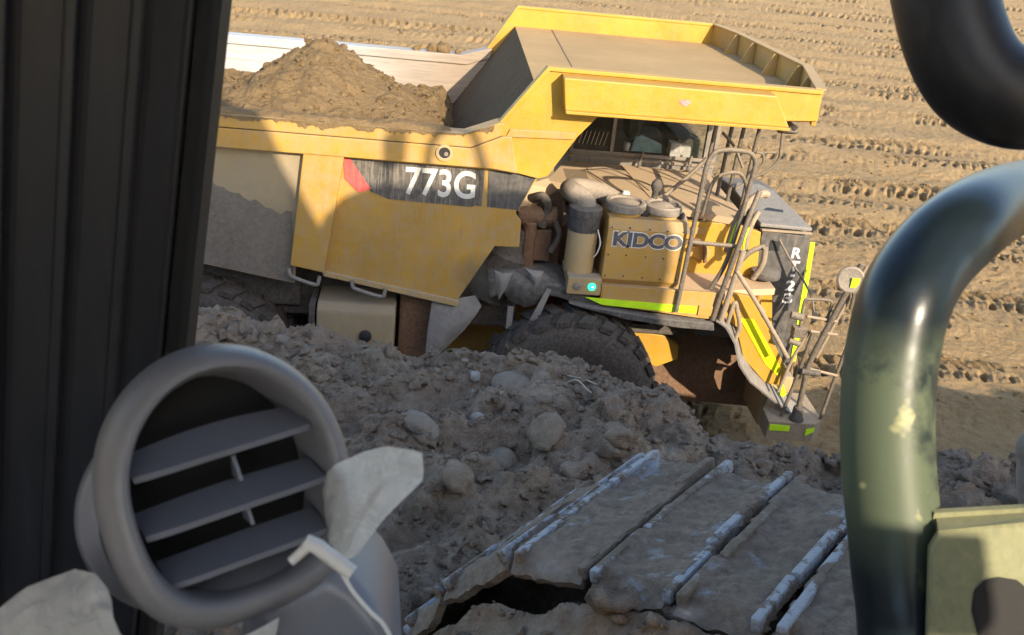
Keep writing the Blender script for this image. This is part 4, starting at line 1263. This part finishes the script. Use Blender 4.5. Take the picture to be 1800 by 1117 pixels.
for i, ((s1, z1), (s0, z0)) in enumerate(zip(PROF[:-1], PROF[1:])):
    c = (np.array([s0, z0]) + np.array([s1, z1])) / 2
    d = np.array([s1 - s0, z1 - z0])
    L_ = np.linalg.norm(d)
    d = d / L_
    p3 = tt * d[0] + zz * d[1]
    n3 = -tt * d[1] + zz * d[0]
    cc = tp(c[0], Q0 + WID / 2, c[1])
    hw = WID / 2 - .004

    def shoe_pt(u_, v_, off=0.0, cc=cc, p3=p3, n3=n3, L_=L_, hw=hw, i=i):
        u_, v_ = np.atleast_1d(np.asarray(u_, float)), np.atleast_1d(np.asarray(v_, float))
        a = (u_ - .5) * (L_ - .03)
        b = (v_ - .5) * 2 * hw
        dish = -.016 * np.cos((u_ - .5) * math.pi) + .010 * np.sin(v_ * 7 + i * 2.1) * np.sin(u_ * 3.14)
        dish = dish + .034 * fbm((a + i * 3.7) * 7, b * 7, 200 + i, 4, .6) + .020 * fbm((a + i * 3.7) * 28, b * 28, 230 + i, 3, .7)
        end = -.05 * np.maximum(0, np.abs(v_ - .5) - .42) / .08
        return cc + p3 * a[:, None] + tw * b[:, None] + n3 * (dish + end + off)[:, None]

    NU, NV = 20, 64
    uu, vv = np.meshgrid(np.linspace(0, 1, NU + 1), np.linspace(0, 1, NV + 1))
    g = G().add(shoe_pt(uu.ravel(), vv.ravel()), grid_faces(NV + 1, NU + 1).tolist())
    sh = build("track_shoe", g, M['track'], X, solid=-.03, smooth=50, recalc=True)
    for e in (-1, 1):
        g = G()
        cuts = [-.985, -.36 + .1 * math.sin(i * 3 + e), .34 + .1 * math.cos(i * 2 + e), .985]
        for j in range(3):
            b0, b1 = cuts[j] * hw, cuts[j + 1] * hw
            off = .010 * math.sin(j * 4.1 + i * 1.7 + e)
            a = e * (L_ / 2 - .030) + off
            cen = cc + p3 * a + tw * (b0 + b1) / 2 + n3 * (.018 + .006 * math.sin(i * 5 + j * 2))
            g.obox(cen - n3 * .006, p3 * .017, tw * ((b1 - b0) / 2 - .001) + p3 * .004 * (j - 1), n3 * .024)
        build("grouser", g, M['track_worn'] if (i * 2 + (e > 0)) % 5 else M['track'], sh, 0.011)
    if i in (8, 11, 14):
        hc = shoe_pt(.60, .55, .016)[0]
        build("shoe_hole", G().lathe(hc - n3 * .004, n3, [(.050, 0), (.050, .008), (.01, .008)], 20), M['dark'], sh, smooth=40)
    # link under the shoe
    build("track_link", G().obox(cc - n3 * .085 - tw * .12, p3 * L_ * .47, tw * .035, n3 * .06).obox(cc - n3 * .085 + tw * .12, p3 * L_ * .47, tw * .035, n3 * .06), M['dark_mud'], sh, 0.01)
fr = G()
cfr = tp(.3, Q0 + WID / 2, 4.08)
fr.obox(cfr, tt * 1.9, tw * .30, zz * .34)
build("track_frame", fr, M['dark_mud'], X, 0.05)
build("drive_sprocket", G().lathe(tp(-1.5, Q0 + .3, 3.97), tw, [(.3, 0), (.42, .04), (.42, .34), (.3, .38)], 24), M['dark_mud'], X, smooth=40)
# mud packed on the shoes
vs, fs, k = [], [], 0
for j in range(170):
    s = RNG.uniform(-1.8, .4)
    q = Q0 + WID * RNG.uniform(.04, .96)
    z = np.interp(s, [p[0] for p in PROF[:15]][::-1], [p[1] for p in PROF[:15]][::-1])
    r = .006 + .026 * RNG.rand() ** 3
    v = lump(ICO2[0], .5, 500 + j) * np.array([1.1, 1.0, .45]) * r
    vs.append(v + tp(s, q, z - .012))
    fs.append(ICO2[1] + k)
    k += len(v)
me = fast_mesh("mud", np.concatenate(vs), np.concatenate(fs), M['soil_bench'], smooth=False)
tag(link("mud", me, None, X, (0, 0, 0)), "clumps of grey mud stuck on the track shoes", kind="stuff")

# ---- upper structure behind and beside the operator (outside the picture, gives the shade; boom, stick and bucket outlines fitted to it)
build("house", G().box(-5.2, 1.0, -3.6, -.86, 4.8, 6.25), M['machine'], X, 0.08)
build("counterweight", G().box(-6.2, -5.25, -3.7, .6, 4.7, 6.6), M['machine'], X, 0.2, seg=4)
build("turntable", G().lathe((-1.6, -1.4, 4.3), (0, 0, 1), [(1.3, 0), (1.3, .45), (1.1, .5)], 32), M['under'], X, smooth=40)
shade_boom = [(1.55, 5.0), (1.50, 7.2), (1.62, 8.0), (2.2, 10.2), (2.5, 10.6), (2.90, 10.5), (3.18, 10.1), (3.62, 9.2), (4.10, 8.35), (4.45, 7.6), (4.4, 7.0), (3.4, 6.6), (2.6, 5.0)]
build("boom", G().prism(shade_boom, 'y', -1.68, -.95), M['machine'], X, 0.06)
shade_stick = [(4.16, 8.30), (4.26, 8.95), (4.6, 9.12), (7.3, 9.22), (7.85, 9.05), (7.92, 8.4), (7.8, 7.3), (6.9, 6.4), (4.6, 6.8), (4.55, 7.8)]
build("stick", G().prism(shade_stick, 'y', -1.60, -1.02), M['machine'], X, 0.05)
shade_bucket = [(2.9, 5.2), (3.0, 6.9), (4.6, 7.3), (7.1, 7.35), (7.6, 6.7), (7.5, 5.2), (6.6, 4.3), (4.6, 4.1), (3.3, 4.4)]
build("bucket", G().prism(shade_bucket, 'y', -2.2, -.45), M['rail_tan'], X, 0.08)
build("boom_lamp", G().lathe((4.86, -1.3, 9.2), (0, 0, 1), [(.03, 0), (.03, .25), (.11, .28), (.12, .55), (.05, .6)], 14), M['under'], X, smooth=40)  # added post, unseen, casts a thin shadow stripe on the truck body
build("boom_hose", G().tube(spline([(5.2, -1.3, 9.15), (5.25, -1.3, 9.75), (5.6, -1.3, 9.9), (5.9, -1.3, 9.2)], 6), .05, 8), M['under'], X, smooth=60)  # added loop, unseen, for another thin shadow on the body

# ---- cab shell
# unseen roof, with a hatch opening added to let skylight in on the vent
build("cab_roof", G().box(-.85, .15, -.60, .78, 7.0, 7.14).box(.15, .95, -.60, -.42, 7.0, 7.14).box(.15, .95, .50, .78, 7.0, 7.14).box(.88, .95, -.42, .50, 7.0, 7.14), M['cab_light'], X, 0.01)
build("roof_window", G().box(.15, .88, -.42, .50, 7.05, 7.06), M['pane'], X)
build("sun_blind", G().box(.05, .78, -.64, -.61, 6.28, 7.13), M['cab_light'], X, 0.004)  # added panel, unseen, keeps the sun off vent and pillar
build("cab_side", G().box(-.85, .98, -.66, -.60, 5.2, 6.3), M['cab_light'], X, 0.01)
build("window_bar", G().box(-.85, 1.02, -.66, -.62, 6.755, 6.835), M['cab_dark'], X, 0.01)
build("cab_back", G().box(-.90, -.85, -.60, .62, 5.2, 7.0), M['cab_light'], X, 0.01)
build("cab_floor", G().box(-.85, .95, -.60, .62, 5.1, 5.2), M['cab_dark'], X, 0.01)
build("front_post", G().box(.80, .86, -.66, -.60, 6.3, 7.0).box(.95, 1.0, .66, .74, 5.2, 7.0), M['cab_dark'], X, 0.01)
build("door_panel", G().box(-.12, .95, .60, .66, 5.1, 5.62), M['cab_dark'], X, 0.02)
GLASS_MARKS = [(.107, 6.190, .022, .020, 'smear'), (.126, 6.147, .014, .012, 'smear'), (.172, 6.288, .020, .010, 'smear'), (.212, 6.150, .020, .012, 'smear'), (.031, 6.408, .018, .022, 'smear_dark'), (.085, 6.330, .022, .014, 'smear')]  # pale marks are painted reflections, the dark one a smudge
wp = build("window_pane", G().box(-.16, .95, .596, .600, 5.60, 7.0), M['pane'], X)
for (sx_, sz_, ra_, rb_, mk) in GLASS_MARKS:
    g = G()
    g.add([(sx_ + ra_ * math.cos(a) * (1 + .15 * math.sin(3 * a + sx_ * 50)), .594, sz_ + rb_ * math.sin(a) * (1 + .15 * math.cos(2 * a))) for a in np.linspace(0, 2 * math.pi, 29)[:-1]], [tuple(range(28))])
    build("window_smudge", g, M[mk], wp)

ax = np.array([.1237, 0, .9923])


def extr(name, prof, mat, bevel=0.0, par=X):
    g = G()
    n = len(prof)
    v = []
    for z in (5.3, 7.02):
        k_ = (z - 6.5529) / ax[2]
        for u_, y_ in prof:
            v.append((-.1350 + u_ + ax[0] * k_, y_, z))
    f = [tuple(range(n))[::-1], tuple(range(n, 2 * n))] + [(i, (i + 1) % n, n + (i + 1) % n, n + i) for i in range(n)]
    return build(name, g.add(v, f), M[mat], par, bevel)


pil = extr("cab_pillar", [(-.0135, .70), (-.0135, .640), (-.036, .633), (-.040, .622), (-.066, .617), (-.072, .606), (-.099, .600), (-.104, .588), (-.14, .578), (-.26, .568), (-.26, .70)], 'cab_dark', 0.0035)
extr("window_seal", [(.0, .70), (.0, .664), (-.004, .656), (-.0125, .652), (-.0125, .70)], 'cab_black', 0.002, pil)
for u_, y_ in ((-.038, .624), (-.070, .608), (-.1015, .590)):
    extr("trim_ridge", [(u_ + .003, y_ + .004), (u_ + .003, y_ - .0045), (u_ - .003, y_ - .0055), (u_ - .003, y_ + .004)], 'cab_dark', 0.0012, pil)

# ---- air vent
VC = np.array([-.0855, .430, 6.357])
vn = -FW + .58 * CR + .06 * CU
vn /= np.linalg.norm(vn)
vr = CR - vn * (CR @ vn)
vr /= np.linalg.norm(vr)
vu = np.cross(vn, vr)
ra = math.radians(15.5)
E1 = vr * math.cos(ra) + vu * math.sin(ra)
E2 = -vr * math.sin(ra) + vu * math.cos(ra)


def vp(a, b, c=0.0):
    return VC + E1 * a + E2 * b + vn * c


def outline(t, sa, sb):
    cx_, sy_ = math.cos(t), math.sin(t)
    e = 2.0 if sy_ > 0 else 2.9
    ex = 2.0 / e
    return (sa * math.copysign(abs(cx_) ** ex, cx_), sb * math.copysign(abs(sy_) ** ex, sy_))


def loft(rings, n=72, cap_end=False):
    g = G()
    v = []
    for sa, sb, dep, oy in rings:
        for k_ in range(n):
            a, b = outline(2 * math.pi * k_ / n, sa, sb)
            v.append(vp(a, b + oy, dep))
    f = []
    for i in range(len(rings) - 1):
        for k_ in range(n):
            f.append((i * n + k_, i * n + (k_ + 1) % n, (i + 1) * n + (k_ + 1) % n, (i + 1) * n + k_))
    if cap_end:
        f.append(tuple(range((len(rings) - 1) * n, len(rings) * n)))
    return g.add(v, f)


A0, B0 = .0600, .0670
vent = build("air_vent", loft([(A0 * sc_, B0 * sc_, dp_, oy_) for sc_, dp_, oy_ in ((.90, -.056, 0), (1.0, -.042, 0), (1.04, -.024, 0), (1.038, -.014, 0), (1.015, -.005, 0), (.965, .0015, 0), (.90, .0050, .0005), (.85, .0046, .001), (.815, .000, .0015), (.80, -.006, .0015), (.77, -.042, .0015))]), M['vent'], X, smooth=60)
build("vent_cavity", loft([(A0 * .83, B0 * .84, -.036, 0), (A0 * .80, B0 * .80, -.044, 0)], 48, True), M['cab_black'], vent)
for j, (b, half, bend) in enumerate(((.0170, .0450, .004), (-.0115, .0462, .002), (-.0375, .0415, .001))):
    g = G()

    def slat_fn(u_, v_, b=b, half=half, bend=bend):
        a = (u_ - .5) * 2 * half
        e = abs(u_ - .5) * 2
        return vp(a, b + v_ * .0085 + bend * (1 - e * e) * v_, -.001 - v_ * .022 - .003 * e ** 6)

    g.grid(slat_fn, 24, 6)
    sl_ = build("vent_slat", g, M['vent_slat'], vent, solid=.0034, smooth=60)
for b0, b1 in ((-.001, .012), (-.024, -.008)):
    build("vent_vane", G().add([vp(.004, b1, -.012), vp(.009, b1, -.034), vp(.007, b0, -.034), vp(.004, b0, -.008)], [(0, 1, 2, 3)]), M['vent_slat'], vent, solid=.0018)
build("vent_tongue", G().grid(lambda u_, v_: vp((u_ - .5) * .075, -.053 + v_ * .010 - .004 * (2 * u_ - 1) ** 2, -.006 - v_ * .018), 14, 4), M['vent'], vent, solid=.002, smooth=60)
# collar the vent turns in, and the housing under it
cg = G()
for k_ in range(1):
    base = VC - vn * .074 - E1 * .012 - E2 * .018
    cg.lathe(base, vn, [(.044, -.03), (.053, -.02), (.057, -.004), (.055, .010), (.048, .016), (.038, .012)], 56)
build("vent_collar", cg, M['vent_slat'], X, smooth=60)
hp = [(-.094, .425, 6.20), (-.080, .4145, 6.287), (-.0715, .4186, 6.2933), (-.0493, .4222, 6.306), (-.0353, .4238, 6.3126), (-.0245, .4185, 6.3031), (-.0137, .4131, 6.2936), (-.004, .4067, 6.279), (.004, .40, 6.20)]
g = G()
n = len(hp)
g.add([p for p in hp] + [(p[0], p[1] + .07, p[2]) for p in hp], [tuple(range(n)), tuple(range(n, 2 * n))[::-1]] + [(i, (i + 1) % n, n + (i + 1) % n, n + i) for i in range(n)])
build("vent_housing", g, M['vent_slat'], X, 0.012, seg=4, smooth=70)
build("edge_trim", G().tube(spline([(-.0317, .4149, 6.3181), (-.0254, .4105, 6.3096), (-.0163, .4059, 6.3014), (-.0088, .4026, 6.2957), (-.001, .3970, 6.284)], 5), .0011, 8), M['white_plastic'], X, smooth=60)

# ---- plastic left on the vent
def film_sheet(name, rows, amp, label, seed, nu=40, nv=26):
    """rows: list of polylines (same count) from one edge to the other"""
    R_ = [np.array(r) for r in rows]

    def fn(u_, v_):
        i = v_ * (len(R_) - 1)
        j = min(int(i), len(R_) - 2)
        t = i - j
        row = R_[j] * (1 - t) + R_[j + 1] * t
        a = u_ * (len(row) - 1)
        b = min(int(a), len(row) - 2)
        w_ = a - b
        p = row[b] * (1 - w_) + row[b + 1] * w_
        nz = float(fbm(np.array([u_ * 4.0 + seed]), np.array([v_ * 3.0]), seed, 4)[0]) * 2
        fold = math.sin(u_ * 9 + v_ * 4 + seed) * .4
        return p + (-FW) * amp * (nz + fold * .5) + CU * amp * .25 * nz
    o_ = build(name, G().grid(fn, nu, nv), M['film'], None, smooth=80)
    return tag(o_, label, "plastic sheet")


film_sheet("plastic_sheet", [
    [(-.046, .452, 6.340), (-.044, .450, 6.352), (-.0386, .4468, 6.3605), (-.0248, .4477, 6.3677), (-.0135, .4483, 6.3714), (.0, .4465, 6.3709), (.0045, .4462, 6.3700)],
    [(-.044, .446, 6.330), (-.042, .446, 6.342), (-.036, .4448, 6.352), (-.024, .4447, 6.358), (-.0135, .4443, 6.360), (.0, .4425, 6.361), (.0060, .4422, 6.3610)],
    [(-.042, .440, 6.322), (-.040, .440, 6.332), (-.034, .438, 6.340), (-.026, .438, 6.345), (-.018, .438, 6.3475), (-.007, .4395, 6.3525), (.0055, .4401, 6.3574)],
    [(-.044, .430, 6.312), (-.040, .430, 6.314), (-.036, .428, 6.316), (-.032, .4255, 6.317), (-.028, .4255, 6.318), (-.0243, .4262, 6.3203), (-.0150, .4325, 6.3350)]],
    .0035, "translucent plastic bag flap sticking out right of the air vent", 4)
film_sheet("plastic_sheet", [
    [(-.205, .385, 6.295), (-.190, .384, 6.309), (-.172, .3865, 6.3245), (-.1513, .3894, 6.3336), (-.1420, .3880, 6.3325), (-.136, .385, 6.326)],
    [(-.207, .380, 6.280), (-.190, .376, 6.296), (-.170, .374, 6.308), (-.150, .376, 6.315), (-.138, .376, 6.314), (-.128, .376, 6.310)],
    [(-.210, .378, 6.262), (-.190, .372, 6.272), (-.168, .368, 6.278), (-.148, .368, 6.282), (-.128, .369, 6.285), (-.112, .372, 6.288)]],
    .005, "crumpled clear plastic wrap bunched below the left of the air vent", 9)
film_sheet("plastic_sheet", [
    [(-.118, .374, 6.292), (-.100, .376, 6.296), (-.085, .379, 6.300), (-.070, .383, 6.306), (-.058, .387, 6.312)],
    [(-.116, .371, 6.278), (-.100, .372, 6.280), (-.085, .375, 6.284), (-.070, .379, 6.290), (-.060, .382, 6.296)],
    [(-.114, .368, 6.262), (-.100, .369, 6.264), (-.085, .371, 6.266), (-.072, .374, 6.268), (-.066, .377, 6.272)]],
    .003, "thin clear plastic film hanging under the middle of the air vent", 13)
g = G().tube([(-.0455, .3806, 6.3615), (-.0400, .3795, 6.3597), (-.0235, .3735, 6.3505)], [.0034, .0036, .0034], 8)
g.tube([(-.0440, .3800, 6.3600), (-.0475, .3790, 6.3560), (-.0515, .3770, 6.3525)], [.0028, .0024, .0022], 8)
o = build("clip", g, M['white_plastic'], None, smooth=50)
tag(o, "small white plastic clip fastened to the lower right slat of the air vent", "clip")

# ---- bent tubes and bracket outside the glass
UP = [(.3996, .8944, 6.6427), (.4107, .8685, 6.5876), (.4255, .8483, 6.5459), (.4439, .8346, 6.5197), (.4684, .8269, 6.5078), (.4991, .8237, 6.5073), (.5553, .8219, 6.5153), (.66, .82, 6.53)]
build("bent_tube", G().tube(spline([(.38, .94, 6.74)] + UP, 8), .0415, 28), M['tube_black'], X, smooth=60)
LOW = [(.95, 1.30, 6.34), (.8025, 1.167, 6.3566), (.658, 1.0438, 6.3699), (.5361, .9093, 6.3877), (.4662, .8289, 6.3897), (.4237, .7911, 6.3702), (.3973, .7602, 6.3448), (.3904, .745, 6.3097), (.3885, .7275, 6.2707), (.3915, .7079, 6.2278), (.3984, .6881, 6.1854), (.4061, .6682, 6.143), (.4164, .6384, 6.0793), (.43, .62, 5.95)]
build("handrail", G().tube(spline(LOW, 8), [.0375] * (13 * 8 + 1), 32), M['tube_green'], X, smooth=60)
br = G()
bp = [(.4055, 6.1892), (.4122, 6.2008), (.4779, 6.2120), (.56, 6.222), (.57, 6.08), (.40, 6.06), (.408, 6.123)]


def by(z):
    return .634 + (z - 6.19) * .46


n = len(bp)
br.add([(x_, by(z_), z_) for x_, z_ in bp] + [(x_ + .002, by(z_) + .008, z_ - .002) for x_, z_ in bp], [tuple(range(n)), tuple(range(n, 2 * n))[::-1]] + [(i, (i + 1) % n, n + (i + 1) % n, n + i) for i in range(n)])
bo = build("bracket", br, M['bracket'], X, 0.003)
build("bracket_flange", G().add([(.4122, .640, 6.2025), (.56, .646, 6.2235), (.57, .662, 6.222), (.42, .662, 6.202)], [(0, 1, 2, 3)]), M['bracket'], bo, solid=.008)
build("bracket_back", G().add([(.416, .660, 6.150), (.575, .660, 6.150), (.575, .664, 6.226), (.416, .664, 6.206)], [(0, 1, 2, 3)]), M['bracket'], bo, solid=.006)
hole = [(.4439, 6.1625), (.452, 6.170), (.4632, 6.1724), (.478, 6.171), (.495, 6.16), (.495, 6.10), (.46, 6.10), (.4483, 6.1316), (.4425, 6.148)]
build("bracket_hole", G().add([(x_, by(z_) - .0012, z_) for x_, z_ in hole], [tuple(range(len(hole)))]), M['cab_black'], bo)
build("bracket_pin", G().lathe((.482, .622, 6.128), (-.1, -1, .45), [(.024, 0), (.024, .006), (.020, .009), (.012, .010), (.002, .010)], 26), M['bracket'], bo, smooth=40)
build("grey_hose", G().tube(spline([(.625, .84, 6.20), (.598, .8301, 6.1767), (.599, .8238, 6.1604), (.602, .8099, 6.1302), (.612, .8015, 6.1131), (.64, .79, 6.10)], 6), .011, 12), M['flap'], X, smooth=60)
build("hose_end", G().lathe((.613, .868, 6.262), (-.6, -.5, -.2), [(.005, -.015), (.014, -.01), (.016, 0), (.010, .01), (.002, .012)], 16), M['tube_black'], X, smooth=40)
